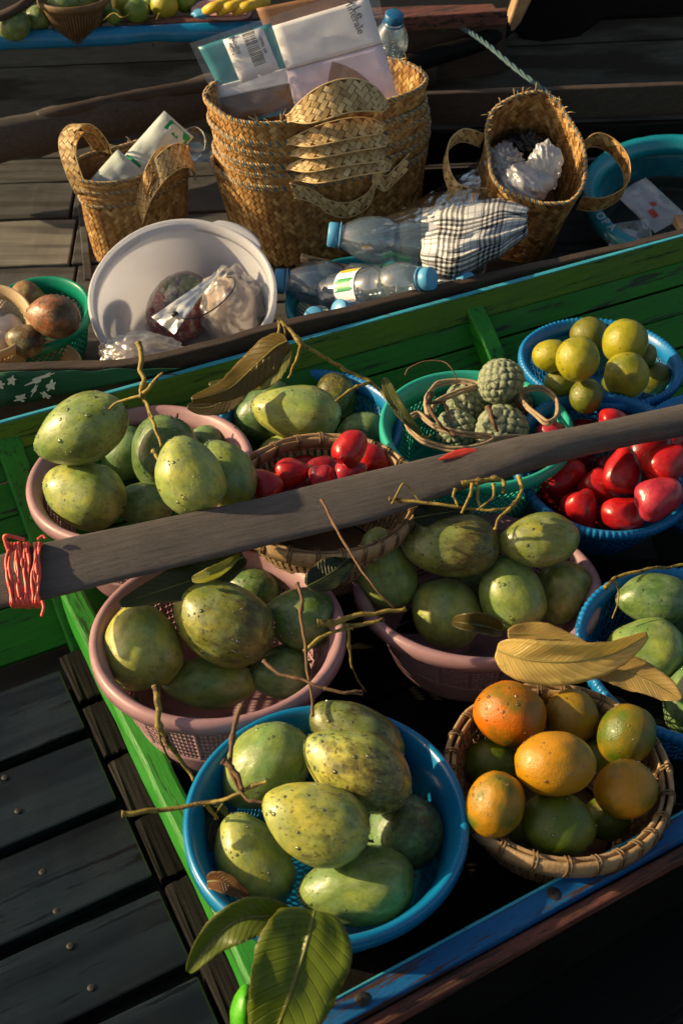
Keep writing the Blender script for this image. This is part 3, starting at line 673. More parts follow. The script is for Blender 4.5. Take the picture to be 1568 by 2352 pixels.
def rib(s, w, ztop, thick, z0=-.05, name='frame_rib', mat='beamgreen', knee=False):
    zs = [z0 + (ztop - z0) * k / 16 for k in range(17)]; vs, fs = [], []
    for i, z in enumerate(zs):
        t = i / 16; th = thick * (1 if t < .72 else max(.15, math.cos((t - .72) / .28 * math.pi / 2) ** .6)) * (1 + (.5 * (1 - t) if knee else .2 * (1 - t)))
        for ds, dp in ((-w / 2, .01), (-w / 2, -th), (w / 2, -th), (w / 2, .01)): vs.append(B1(s + ds, pw(z, s) + dp, z))
    for i in range(16):
        for k in range(4): l = (k + 1) % 4; fs.append((i * 4 + k, i * 4 + l, i * 4 + 4 + l, i * 4 + 4 + k))
    fs += [(3, 2, 1, 0), (64, 65, 66, 67)]; o = obj(name, vs, fs, M[mat], boat, smooth=False); fix(o); return bevel(o, .004)
rib(.197, .042, .205, .020); rib(1.08, .036, .200, .050, knee=True); rib(1.95, .04, .20, .05, knee=True)
bs = W(78, 1192, .10)
vs, fs = lathe_vf([(.001, .004), (.006, .0035), (.0085, 0), (.0085, -.004)], 6); o = obj('bolt_head', local(boat, [bs + Matrix.Rotation(R(100), 3, 'X') @ Matrix.Rotation(R(10), 3, 'Z') @ v for v in vs]), fs, M['beamgreen'], boat)
# beam across the floor
beam('crossbeam', B1(.205, 1.30, .055), B1(.205, .50, .055), AX, UP, .036, .07, M['beamgreen'], boat, 30, .003, .006)
kc = W(566, 2318, .075); vs, fs = grid_vf(20, 10, lambda a, b: (kc.x + (.017 + .004 * math.sin(b * 5)) * math.sin(math.pi * (.004 + .992 * b)) ** .7 * math.cos(2 * math.pi * a), kc.y + .026 * math.sin(math.pi * (.004 + .992 * b)) ** .7 * math.sin(2 * math.pi * a), kc.z - .045 + .06 * (1 - math.cos(math.pi * b)) / 1.6), True)
g = wood('sunlit_glossy_green', (.05, .30, .01), (.09, .42, .02), 2, rough=(.2, .35), grain=.3, cracks=False); M['sunlit_green'] = g  # lit end of the green beam: sunlight put into a brighter green
o = obj('beam_end_knob', vs, fs, g, boat); fix(o)
# floor, left of the crossbeam: wide wet planks; a row of short blocks beside the beam
for k, (p1, p0) in enumerate(((1.22, 1.088), (1.076, .948), (.936, .812), (.798, .680), (.664, .548), (.534, .42))):
    beam('floor_plank', B1(-1.3, (p1 + p0) / 2, -.03 + .002 * (k % 2)), B1(.148, (p1 + p0) / 2, -.03 + .002 * ((k + 1) % 2)), PX, UP, p1 - p0 - .004, .02, M['wetdeck'], boat, 30, .0022, .0035)
    for s in (-.05, -.28, -.5):                                                     # iron nail heads
        pass
for k in range(7):
    p = 1.19 - k * .112; beam('floor_block', B1(.154, p, -.026 - .003 * (k % 3)), B1(.200, p, -.026 - .003 * (k % 2)), PX, UP, .103, .03, M['dark'], boat, 8, .003, .004)
vs, fs = lathe_vf([(.001, .0022), (.0045, .0018), (.0062, 0)], 10); nail = mesh('nail_head', vs, fs, M['iron'])
for (u, v) in ((20, 1990), (68, 2115), (155, 2333), (210, 2485), (258, 2612), (335, 2826)):
    pass
for (u, v) in ((12, 1785), (42, 1862), (98, 2002), (130, 2092), (162, 2172), (210, 2268), (310, 2010)):
    o = link('nail_head', nail, boat); o.location = W(u, v, -.0285); o.scale = (.8, .8, .45)
beam('floor_bed', B1(-1.4, .82, -.062), B1(2.2, .82, -.062), PX, UP, .95, .02, M['black'], boat, 10, 0, 0)
# floor of the loaded part, and the raised board along the near side
for k in range(8):
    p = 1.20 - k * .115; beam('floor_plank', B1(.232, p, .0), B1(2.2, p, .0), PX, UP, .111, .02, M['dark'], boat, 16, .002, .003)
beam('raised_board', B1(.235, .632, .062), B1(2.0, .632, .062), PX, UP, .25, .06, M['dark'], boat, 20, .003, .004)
# near side: hull, blue gunwale, red-brown rail
GA, GB = W(772, 2295, .16), W(1568, 1865, .16); gd = (GB - GA).normalized(); gs = Vector((-gd.y, gd.x, 0))
def near(name, off, z, w, h, mat, t=1, sg=50, jit=.0015): return beam(name, GA - gd * 1.2 - gs * off + UP * (z - .16), GB + gd * 1.2 - gs * off + UP * (z - .16), gs, UP, w, h, mat, boat, sg, jit, .0022)
near('gunwale_board', .0135, .160, .026, .016, M['bluepaint']); near('gunwale_lip', -.0005, .1615, .0028, .018, M['cyanpaint'], jit=.0008)
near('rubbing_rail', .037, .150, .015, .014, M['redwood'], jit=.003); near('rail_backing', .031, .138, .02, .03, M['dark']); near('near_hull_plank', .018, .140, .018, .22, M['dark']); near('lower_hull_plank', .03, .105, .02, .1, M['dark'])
vs, fs = lathe_vf([(.001, .0016), (.006, .0012), (.0085, 0)], 12); rv = mesh('rivet', vs, fs, M['iron'])
for (u, v) in ((1271, 2052), (832, 2294), (1507, 1917)): o = link('rivet', rv, boat); o.location = W(u, v, .1608)

# ---- middle boat with the woven bags
b2 = empty('dark_boat', (0, 0, 0), 'dark weathered wooden boat carrying woven bags, a white bucket and bottles', 'boat')
T5 = Vector((math.cos(R(5)), math.sin(R(5)), 0)); N5 = Vector((-T5.y, T5.x, 0))
# near gunwale
def poly_beam(name, tops, h, w, mat, parent, lean=.0, seg=1, jit=.002):
    P = smooth_path(tops, 8); vs, fs = [], []
    for i, p in enumerate(P):
        sd = Vector((0, 1, 0)); j = Vector((0, noise.noise(p * 8), noise.noise(p * 14))) * jit
        for a in (p + j, p + sd * w + j, p + sd * (w) - UP * h, p - sd * lean - UP * h): vs.append(a)
    n = len(P)
    for i in range(n - 1):
        for k in range(4): l = (k + 1) % 4; fs.append((i * 4 + k, i * 4 + l, i * 4 + 4 + l, i * 4 + 4 + k))
    fs += [(3, 2, 1, 0), tuple((n - 1) * 4 + k for k in range(4))]; o = obj(name, vs, fs, mat, parent, smooth=False); fix(o); return bevel(o, .003)
poly_beam('near_gunwale', [W(-200, 852, .25), W(0, 849, .25), W(150, 843, .25), W(300, 836, .25), W(460, 800, .247), W(620, 757, .245), W(800, 716, .24), W(1100, 643, .23), W(1380, 582, .22), W(1600, 530, .215)], .16, .022, M['brown'], b2, 0)
# green paint left on the gunwale's left end (sheet on the plank face)
def gunface(u, v):
    x = max(-200, min(300, u)); top = W(u, 852 - (u / 300) * 14 if u > 0 else 849, .25); return onplane(u, v, top, Vector((0, -1, 0)), .003)
g = wood('worn_green_paint_on_gunwale', (.004, .06, .035), (.012, .11, .06), 2, rough=(.5, .7), wear=(.03, .022, .018), wearcut=(.58, .62)); M['gunpaint'] = g
vs, fs = grid_vf(30, 6, lambda a, b: gunface(-120 + 540 * a * (1 - .1 * b), (856 - 14 * a) + (84 - 70 * a ** 1.6) * b + (6 * noise.noise((a * 9, b * 3, 1)))))
solid(obj('green_paint_patch', local(b2, vs), fs, M['gunpaint'], b2), .001)
for (u, v, w_, h_, an) in ((28, 872, 10, 15, 60), (92, 868, 30, 9, 25), (118, 884, 12, 14, 50), (50, 912, 12, 12, 10), (105, 905, 12, 9, -30), (2, 882, 8, 16, 70), (80, 893, 12, 7, 60)):   # white brush marks
    Q = gunface(u, v); vs, fs = [Q + Vector((0, -.003, 0))], []
    for k in range(30):
        a = 2 * math.pi * k / 30; rr_ = 1 + .75 * noise.noise((k * 1.9, u, v)) + .3 * math.sin(k * 5.3 + u); dx, dy = math.cos(a) * w_ * rr_, math.sin(a) * h_ * rr_ * .6; ca, sa = math.cos(R(an)), math.sin(R(an)); q = onplane(u + dx * ca - dy * sa, v - dx * sa - dy * ca, Q, Vector((0, -1, 0)), .003); vs.append(q)
    fs = [(0, k + 1, (k + 1) % 30 + 1) for k in range(30)]; obj('white_paint_mark', vs, fs, M['whitepaint'], b2)
# deck boards
dz = .04
for k, (v0, v1, mt) in enumerate(((318, 365, 'deck'), (367, 420, 'deck'), (422, 503, 'deck'), (507, 612, 'pale'), (616, 720, 'deck'), (724, 850, 'deck'))):
    for (ua, ub, q) in ((-300, 168, 0), (174, 1700, 1)):
        A0 = W(0, v0, dz); A1 = W(0, v1, dz); wv = abs((A1 - A0).dot(N5)); mid = (A0 + A1) / 2; xa, xb = W(ua, (v0 + v1) / 2 - ua * .06, dz).x, W(ub, (v0 + v1) / 2 - min(ub, 300) * .06, dz).x
        if mt == 'pale' and q: mtt = 'deck'
        else: mtt = mt
        beam('deck_board', mid + T5 * (xa - mid.x) - UP * (.002 * (k % 2)), mid + T5 * (xb - mid.x) - UP * .001, N5, UP, wv - .004, .02, M[mtt], b2, 16, .002, .003)
beam('deck_post', W(180, 395, .045) , W(203, 640, .045), Vector((1, 0, 0)), UP, .018, .03, M['deck'], b2, 10, .002, .002)
beam('hull_bottom', Vector((-1.6, 2.1, .0)), Vector((2.2, 2.3, .0)), N5, UP, 1.7, .12, M['black'], b2, 6, 0, 0)
# far rotten gunwale
P = smooth_path([W(-200, 345, .20), W(0, 322, .20), W(170, 290, .20), W(330, 255, .20), W(520, 214, .20), W(760, 170, .20), W(1000, 150, .19)], 10)
vs, fs = [], []; T_, N_ = frames(P)
for i, p in enumerate(P):
    for k in range(14):
        a = 2 * math.pi * k / 14; r = .042 * (1 + .22 * noise.noise(p * 14 + Vector((math.cos(a), math.sin(a), 0)) * 1.2)); vs.append(p + Vector((0, math.cos(a) * r * 1.1, math.sin(a) * r * 1.25)))
for i in range(len(P) - 1):
    for k in range(14): l = (k + 1) % 14; fs.append((i * 14 + k, i * 14 + l, i * 14 + 14 + l, i * 14 + 14 + k))
obj('far_gunwale_log', vs, fs, M['bark'], b2)
P = smooth_path([W(88, 272, .235), W(160, 256, .24), W(300, 226, .24), W(420, 204, .24), W(520, 187, .24), W(760, 146, .24), W(900, 128, .24)], 8); vs, fs = tube_vf(P, lambda t: .014 + .004 * min(1, t * 8), 9); obj('gunwale_rail', vs, fs, M['brown'], b2)
# right side planking behind the bags
for k, (za, zb) in enumerate(((.30, .225), (.222, .14), (.137, .03))):
    A = W(960, 218, .30); A.z = za; B = W(1640, 192, .30); B.z = za; sd = Vector((-(B - A).y, (B - A).x, 0)); beam('side_plank', A + sd.normalized() * (.012 - .03 * k), B + sd.normalized() * (.012 - .03 * k), sd, UP, .022, za - zb - .002, M['brown'] if k == 0 else M['dark'], b2, 30, .002, .003)
vs, fs = grid_vf(1, 1, lambda a, b: W(983 + 26 * a, 236 + 70 * b, .297 - .0 * b)); 

# ---- far left boat with the blue wrapped gunwale
b3 = empty('grey_boat', (0, 0, 0), 'grey planked boat with a shiny blue wrapped gunwale, fruit heaped behind it', 'boat')
GL, GR = W(-200, 92, .30), W(640, 58, .30); gd3 = (GR - GL).normalized(); gn3 = Vector((-gd3.y, gd3.x, 0))
P = [GL + gd3 * t for t in np.linspace(0, 1.25, 70)]; vs, fs = [], []; nails = [W(350, 78, .30), W(603, 60, .30)]
for i, p in enumerate(P):
    for k in range(16):
        a = 2 * math.pi * k / 16; pin = sum(math.exp(-((p - q).length / .05) ** 2) for q in nails); bulge = 1 - .32 * pin * (1 if math.sin(a) < .3 else .2) + .06 * noise.noise(p * 7 + Vector((0, 0, a))); vs.append(p - gn3 * .0 + gn3 * math.cos(a) * .022 * bulge + UP * (math.sin(a) * .024 * bulge - .01))
for i in range(len(P) - 1):
    for k in range(16): l = (k + 1) % 16; fs.append((i * 16 + k, i * 16 + l, i * 16 + 16 + l, i * 16 + 16 + k))
M['wrap'] = plastic('shiny_blue_wrapping', (.005, .22, .50), .2, .15, .1, coat=.4); obj('wrapped_gunwale', vs, fs, M['wrap'], b3)
for q in nails: vs, fs = ico(2, .004); obj('nail_head', [v + q - gn3 * .017 - UP * .022 for v in vs], fs, M['iron'], b3)
for k, (za, zb) in enumerate(((.283, .225), (.222, .04), (.037, -.15), (-.153, -.32))):
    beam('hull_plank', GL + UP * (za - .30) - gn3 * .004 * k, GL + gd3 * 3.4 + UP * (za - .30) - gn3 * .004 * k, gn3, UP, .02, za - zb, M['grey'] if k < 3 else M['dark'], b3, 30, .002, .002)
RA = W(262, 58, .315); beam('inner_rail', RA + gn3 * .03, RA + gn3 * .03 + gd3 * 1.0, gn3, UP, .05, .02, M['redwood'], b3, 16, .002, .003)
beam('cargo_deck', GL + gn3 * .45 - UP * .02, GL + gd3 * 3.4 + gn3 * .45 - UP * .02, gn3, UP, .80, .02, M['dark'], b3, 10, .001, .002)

# ---- brown boat at the top right with its dark prow
b4 = empty('brown_boat', (0, 0, 0), 'brown boat with a red upper board and a tall black prow at the top', 'boat')
def seg_beam(name, a, b, w, h, mat, jit=.002, sd=Vector((0, 1, 0)), par=None): return beam(name, a, b, sd, UP, w, h, mat, par or b4, 20, jit, .003)
A, B = W(840, 56, .34), W(1165, 28, .34)
seg_beam('upper_board', W(840, 40, .37), W(1165, 20, .37), .03, .035, M['redwood']); seg_beam('side_board', A, B, .02, .10, M['brown'])
P = smooth_path([W(700, 205, .26), W(860, 170, .26), W(1000, 128, .27), W(1110, 92, .28), W(1165, 58, .29)], 8); vs, fs = tube_vf(P, .024, 10); obj('lower_rail', vs, fs, M['dark'], b4)
seg_beam('lower_board', W(820, 95, .28), W(1168, 62, .28), .02, .12, M['brown'])
# prow: a thick upright stem, sawn edge lit
def slab(name, outline, z, thick, mat, par, n=Vector((0, -1, 0))):
    Q = W(*outline[0], z); F_ = [onplane(u, v, Q, n) for u, v in outline]; Bk = [p - n * thick for p in F_]; k = len(F_); vs = F_ + Bk; fs = [tuple(range(k)), tuple(range(2 * k - 1, k - 1, -1))] + [(i, k + i, k + (i + 1) % k, (i + 1) % k) for i in range(k)]; o = obj(name, vs, fs, mat, par, smooth=False); fix(o); return bevel(o, .006)
slab('prow', [(1168, 60), (1190, -10), (1215, -80), (1500, -120), (1640, -60), (1640, 30), (1390, 42), (1330, 85), (1250, 98), (1200, 92)], .28, .10, M['dark'], b4)
slab('sawn_edge', [(1160, 72), (1186, -5), (1196, -40), (1240, -60), (1222, -2), (1196, 52), (1178, 74)], .285, .06, M['bamboo'], b4)
# hull beyond in deep shadow; the shadow is put into its black
slab('shadowed_hull_side', [(870, 190), (1165, 62), (1700, -60), (1900, -60), (1900, 420), (870, 420)], .10, .3, M['black'], b4)

# rope from the brown boat down to the side of the dark boat
P = smooth_path([W(1018, 66, .33), W(1030, 58, .335), W(1045, 57, .335), W(1075, 72, .33), W(1120, 104, .32), W(1190, 163, .31), W(1262, 216, .30)], 10)
c0 = P[0]; root = None; T_, N_ = frames(P)
for s in range(3):
    pts = [p - c0 + (N_[i] * math.cos(i * .9 + s * 2.1) + T_[i].cross(N_[i]) * math.sin(i * .9 + s * 2.1)) * .0035 for i, p in enumerate(P)]; vs, fs = tube_vf(pts, .0035, 6)
    if root is None: root = obj('mooring_rope', vs, fs, M['rope']); root.location = c0; tag(root, 'twisted blue mooring rope running down across the shadowed hull', 'rope')
    else: obj('rope_strand', vs, fs, M['rope'], root)

# ---------------------------------------------------------------- baskets of fruit
fruit_basket_pink('UL', 322, 1078, .20, .166, .185, 'dusty pink plastic basket of mangoes behind the paddle, against the green hull planks', tx=-3, ty=-4)
fruit_basket_pink('ML', 501, 1446, .18, .163, .175, 'dusty pink plastic basket of mangoes just under the paddle, left edge over the green beam', tx=-5)
fruit_basket_pink('MR', 1093, 1332, .135, .172, .135, 'dusty pink plastic basket heaped with mangoes above the tangerines, beside big yellow leaves', tx=-8)
e = basket_root('BB', 'plastic_bowl', 748, 1868, .20, .157, .14, 'smooth bright blue plastic bowl of wet mangoes nearest the viewer', 'bowl', tx=-3, prof=lambda t: .62 + .36 * t ** .7)
rim('BB', M['blue'], e, lip=.010, drop=.017, band=.075, inner=.03); lattice_wall('BB', .028, .07, 90, 10, M['blue'], e, 'diamond', .003); band_wall('BB', .002, .03, M['blue'], e, floor=True, name='base')
bamboo_basket('OR', 1281, 1762, .185, .130, .12, 'round bamboo basket of tangerines beside the blue painted gunwale', tx=-3)
bamboo_basket('WI', 745, 1126, .225, .138, .14, 'round bamboo basket of red water apples lying under the paddle', tx=-2)
bowl_ribbed('RED', 1390, 1056, .18, .141, .15, 'ribbed blue bowl full of red water apples crossed by the paddle handle', tx=11)
BASK['RED']['fill'] = .16
bowl_ribbed('LIME', 1378, 826, .19, .134, .12, 'ribbed blue bowl of yellow-green oranges against the green hull, farthest back', tx=-2)
bowl_ribbed('RB', 1668, 1020, .205, .128, .15, 'ribbed blue bowl of red fruit cut off by the right edge, behind the paddle handle')
bowl_ribbed('BK', 712, 968, .17, .145, .16, 'blue bowl of mangoes at the back between the pink basket and the turquoise one')
bowl_ribbed('RR', 1592, 1490, .16, .150, .15, 'blue bowl of green mangoes at the right edge beyond the big yellow leaves')
e = basket_root('TQ', 'plastic_basket', 1093, 975, .20, .150, .15, 'turquoise plastic basket of knobbly sugar apples and rattan rings', 'basket', tx=-1, prof=lambda t: .64 + .34 * t ** .7)
rim('TQ', M['turq'], e, lip=.010, drop=.016, band=.032); lattice_wall('TQ', .035, .125, 84, 14, M['turq'], e, 'diamond', .0038); band_wall('TQ', .002, .037, M['turq'], e, floor=True, name='base')

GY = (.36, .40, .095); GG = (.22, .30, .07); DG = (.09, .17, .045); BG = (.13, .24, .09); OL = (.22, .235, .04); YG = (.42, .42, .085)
def mg(*a, **k): return fruit('mango', *a, **k)
grp = 'green mangoes heaped in baskets'
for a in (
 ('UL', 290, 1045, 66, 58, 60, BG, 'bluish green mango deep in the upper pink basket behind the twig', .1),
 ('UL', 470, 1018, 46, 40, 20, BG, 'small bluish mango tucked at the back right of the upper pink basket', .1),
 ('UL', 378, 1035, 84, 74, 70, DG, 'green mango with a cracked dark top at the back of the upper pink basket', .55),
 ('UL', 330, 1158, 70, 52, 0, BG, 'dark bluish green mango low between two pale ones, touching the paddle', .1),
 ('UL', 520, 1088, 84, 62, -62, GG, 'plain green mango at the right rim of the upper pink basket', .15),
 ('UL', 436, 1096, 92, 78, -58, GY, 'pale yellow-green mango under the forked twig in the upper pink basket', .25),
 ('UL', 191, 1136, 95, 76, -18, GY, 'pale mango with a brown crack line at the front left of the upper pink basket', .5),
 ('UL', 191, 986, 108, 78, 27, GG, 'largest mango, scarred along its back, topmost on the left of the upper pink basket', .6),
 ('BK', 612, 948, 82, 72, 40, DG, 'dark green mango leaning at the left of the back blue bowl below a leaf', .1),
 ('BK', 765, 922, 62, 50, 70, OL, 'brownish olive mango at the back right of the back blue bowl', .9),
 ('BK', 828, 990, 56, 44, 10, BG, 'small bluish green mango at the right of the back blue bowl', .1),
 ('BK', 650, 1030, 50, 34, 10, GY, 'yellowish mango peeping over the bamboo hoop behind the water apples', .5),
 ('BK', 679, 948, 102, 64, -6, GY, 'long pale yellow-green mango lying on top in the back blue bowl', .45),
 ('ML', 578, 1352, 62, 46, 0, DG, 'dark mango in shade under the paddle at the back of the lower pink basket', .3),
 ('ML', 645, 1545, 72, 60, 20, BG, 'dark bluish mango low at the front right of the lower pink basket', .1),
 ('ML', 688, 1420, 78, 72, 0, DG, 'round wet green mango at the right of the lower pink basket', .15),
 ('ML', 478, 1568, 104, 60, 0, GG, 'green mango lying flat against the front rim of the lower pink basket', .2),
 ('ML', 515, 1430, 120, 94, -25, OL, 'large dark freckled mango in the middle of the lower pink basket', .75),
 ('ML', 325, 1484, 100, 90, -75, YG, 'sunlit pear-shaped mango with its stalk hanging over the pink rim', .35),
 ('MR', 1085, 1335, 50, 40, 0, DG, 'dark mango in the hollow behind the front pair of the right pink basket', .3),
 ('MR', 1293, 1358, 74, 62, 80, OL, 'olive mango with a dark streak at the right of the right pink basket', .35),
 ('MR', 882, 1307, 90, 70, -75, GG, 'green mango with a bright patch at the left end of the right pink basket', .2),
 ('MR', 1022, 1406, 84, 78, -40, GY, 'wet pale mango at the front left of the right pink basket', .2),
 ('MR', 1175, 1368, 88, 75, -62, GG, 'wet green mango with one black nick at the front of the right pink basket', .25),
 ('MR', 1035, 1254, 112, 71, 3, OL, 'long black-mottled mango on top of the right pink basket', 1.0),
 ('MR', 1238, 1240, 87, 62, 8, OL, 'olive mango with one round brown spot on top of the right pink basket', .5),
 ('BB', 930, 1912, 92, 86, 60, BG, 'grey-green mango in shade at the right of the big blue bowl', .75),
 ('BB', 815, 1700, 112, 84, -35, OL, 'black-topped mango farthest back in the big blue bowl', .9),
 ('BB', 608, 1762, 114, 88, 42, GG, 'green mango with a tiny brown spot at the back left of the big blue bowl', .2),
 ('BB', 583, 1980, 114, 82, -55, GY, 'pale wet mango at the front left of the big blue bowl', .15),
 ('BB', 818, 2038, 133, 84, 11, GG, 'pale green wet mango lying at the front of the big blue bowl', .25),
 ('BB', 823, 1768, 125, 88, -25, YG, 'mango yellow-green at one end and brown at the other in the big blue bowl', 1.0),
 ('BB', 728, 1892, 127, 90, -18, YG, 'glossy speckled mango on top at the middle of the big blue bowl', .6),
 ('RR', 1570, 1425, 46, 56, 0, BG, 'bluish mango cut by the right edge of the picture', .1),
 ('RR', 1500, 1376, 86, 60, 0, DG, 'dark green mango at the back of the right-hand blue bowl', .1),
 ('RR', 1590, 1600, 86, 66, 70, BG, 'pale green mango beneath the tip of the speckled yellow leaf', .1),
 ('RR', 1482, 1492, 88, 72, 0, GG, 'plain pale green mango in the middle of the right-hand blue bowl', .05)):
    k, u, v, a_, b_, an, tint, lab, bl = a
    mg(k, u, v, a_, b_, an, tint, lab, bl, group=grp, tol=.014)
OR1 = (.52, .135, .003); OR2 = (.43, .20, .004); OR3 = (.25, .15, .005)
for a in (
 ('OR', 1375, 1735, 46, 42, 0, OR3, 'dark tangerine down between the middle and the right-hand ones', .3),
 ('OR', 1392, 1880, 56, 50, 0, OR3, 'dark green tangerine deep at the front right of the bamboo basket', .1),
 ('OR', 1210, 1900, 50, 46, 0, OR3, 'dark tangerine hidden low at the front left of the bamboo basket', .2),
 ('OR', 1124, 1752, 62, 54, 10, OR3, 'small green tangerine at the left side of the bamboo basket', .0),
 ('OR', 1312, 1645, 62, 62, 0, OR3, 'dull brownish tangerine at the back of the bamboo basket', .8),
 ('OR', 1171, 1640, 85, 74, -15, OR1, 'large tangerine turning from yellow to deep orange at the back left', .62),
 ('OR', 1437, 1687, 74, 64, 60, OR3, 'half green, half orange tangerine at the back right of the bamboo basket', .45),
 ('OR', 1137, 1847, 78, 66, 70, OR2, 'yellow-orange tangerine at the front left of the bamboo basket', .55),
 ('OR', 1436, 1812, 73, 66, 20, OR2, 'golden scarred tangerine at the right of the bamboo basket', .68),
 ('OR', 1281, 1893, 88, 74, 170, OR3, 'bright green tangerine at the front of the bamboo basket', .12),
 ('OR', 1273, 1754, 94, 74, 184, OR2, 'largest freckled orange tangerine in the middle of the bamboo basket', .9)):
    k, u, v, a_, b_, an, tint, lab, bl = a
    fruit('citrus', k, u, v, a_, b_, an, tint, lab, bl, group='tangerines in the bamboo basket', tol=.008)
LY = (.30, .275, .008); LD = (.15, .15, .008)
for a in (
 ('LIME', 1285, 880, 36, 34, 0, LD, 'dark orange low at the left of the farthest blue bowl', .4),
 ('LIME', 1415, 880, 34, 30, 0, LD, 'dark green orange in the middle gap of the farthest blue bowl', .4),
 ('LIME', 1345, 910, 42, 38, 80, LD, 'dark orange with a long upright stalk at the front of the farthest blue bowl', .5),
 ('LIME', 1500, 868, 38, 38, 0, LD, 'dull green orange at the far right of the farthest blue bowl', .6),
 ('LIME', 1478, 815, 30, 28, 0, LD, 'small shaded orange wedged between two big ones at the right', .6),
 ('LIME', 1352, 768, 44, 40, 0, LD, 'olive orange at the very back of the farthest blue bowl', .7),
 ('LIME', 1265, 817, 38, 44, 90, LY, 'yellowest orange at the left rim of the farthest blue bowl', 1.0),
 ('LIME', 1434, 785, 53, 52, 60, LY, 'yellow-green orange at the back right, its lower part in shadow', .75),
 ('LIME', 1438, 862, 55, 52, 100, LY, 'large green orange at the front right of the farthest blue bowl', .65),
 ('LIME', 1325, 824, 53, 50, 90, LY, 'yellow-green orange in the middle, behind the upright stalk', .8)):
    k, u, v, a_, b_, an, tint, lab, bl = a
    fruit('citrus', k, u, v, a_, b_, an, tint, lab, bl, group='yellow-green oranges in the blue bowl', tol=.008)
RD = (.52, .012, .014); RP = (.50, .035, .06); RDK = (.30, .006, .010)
reds = [
 ('WI', 700, 1075, 44, 40, 10, RDK, 'dark red water apple sunk behind the pinkish ones under the paddle'),
 ('WI', 740, 1150, 46, 42, 0, RDK, 'water apple seen only in the dark gap below the paddle'),
 ('WI', 650, 1122, 40, 36, 60, RP, 'pinkish water apple half hidden by the paddle edge, second from the left'),
 ('WI', 690, 1120, 34, 31, 0, RP, 'small pink water apple poking over the paddle edge'),
 ('WI', 862, 1054, 46, 42, -15, RD, 'bright red water apple at the right of the bamboo basket'),
 ('WI', 740, 1078, 44, 40, 20, RDK, 'red water apple behind the lobed pink one in the bamboo basket'),
 ('WI', 740, 1100, 38, 38, -80, RP, 'lobed pink water apple facing out in the bamboo basket'),
 ('WI', 804, 1084, 42, 38, 20, RP, 'rosy water apple right of the lobed one, touching the paddle'),
 ('WI', 668, 1085, 46, 42, 10, RD, 'red water apple near the left of the bamboo basket, lying flat'),
 ('WI', 604, 1112, 54, 49, 140, RD, 'leftmost water apple, a crimson bell against the bamboo hoop'),
 ('WI', 803, 1028, 50, 46, 55, RD, 'brightest red water apple standing topmost in the bamboo basket'),
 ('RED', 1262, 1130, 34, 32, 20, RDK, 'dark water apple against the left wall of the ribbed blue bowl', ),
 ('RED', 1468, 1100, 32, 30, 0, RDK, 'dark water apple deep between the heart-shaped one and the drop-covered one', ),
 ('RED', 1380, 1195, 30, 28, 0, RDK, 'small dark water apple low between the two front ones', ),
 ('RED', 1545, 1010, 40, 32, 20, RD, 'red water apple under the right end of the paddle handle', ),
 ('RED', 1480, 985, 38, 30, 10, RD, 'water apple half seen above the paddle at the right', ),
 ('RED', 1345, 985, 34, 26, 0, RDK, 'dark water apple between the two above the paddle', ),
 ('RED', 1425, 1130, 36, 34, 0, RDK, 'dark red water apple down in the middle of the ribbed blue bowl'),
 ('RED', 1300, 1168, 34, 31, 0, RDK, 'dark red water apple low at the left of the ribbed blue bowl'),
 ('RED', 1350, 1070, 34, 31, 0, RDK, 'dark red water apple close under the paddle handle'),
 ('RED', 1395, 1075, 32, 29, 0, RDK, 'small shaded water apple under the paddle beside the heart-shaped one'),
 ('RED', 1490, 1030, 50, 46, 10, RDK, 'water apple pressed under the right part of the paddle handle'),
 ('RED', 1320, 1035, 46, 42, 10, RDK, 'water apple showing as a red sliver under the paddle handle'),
 ('RED', 1268, 998, 38, 34, 10, RP, 'rosy water apple above the paddle at the left rim of the blue bowl'),
 ('RED', 1410, 968, 36, 33, 0, RD, 'water apple showing its bright top above the paddle handle'),
 ('RED', 1287, 1100, 56, 51, 40, RD, 'bruised dark patched water apple at the left of the ribbed blue bowl'),
 ('RED', 1378, 1122, 46, 42, -40, RD, 'small twisted water apple left of the heart-shaped one'),
 ('RED', 1428, 1082, 54, 49, 85, RD, 'smooth heart-shaped water apple in the middle of the blue bowl'),
 ('RED', 1527, 1064, 52, 48, 40, RD, 'round water apple with a white nick at the right of the blue bowl'),
 ('RED', 1333, 1172, 48, 44, -70, RD, 'water apple showing its creased navel at the front left'),
 ('RED', 1427, 1182, 48, 44, 175, RD, 'cone-shaped water apple lying against the front rim'),
 ('RED', 1512, 1142, 54, 50, 20, RP, 'plump water apple covered in water drops at the front right'),
 ('RB', 1610, 1040, 52, 47, 20, RD, 'red water apple at the right edge in the cut-off bowl'),
 ('RB', 1580, 985, 46, 42, 0, RDK, 'dark red water apple in the cut-off bowl under the paddle')]
for a in reds:
    k, u, v, a_, b_, an, tint, lab = a
    fruit('apple', k, u, v, a_ * (.9 if k == 'WI' else 1.04), b_ * (.88 if k == 'WI' else 1.04), an, tint, lab, .3, group='red water apples', tol=.016)
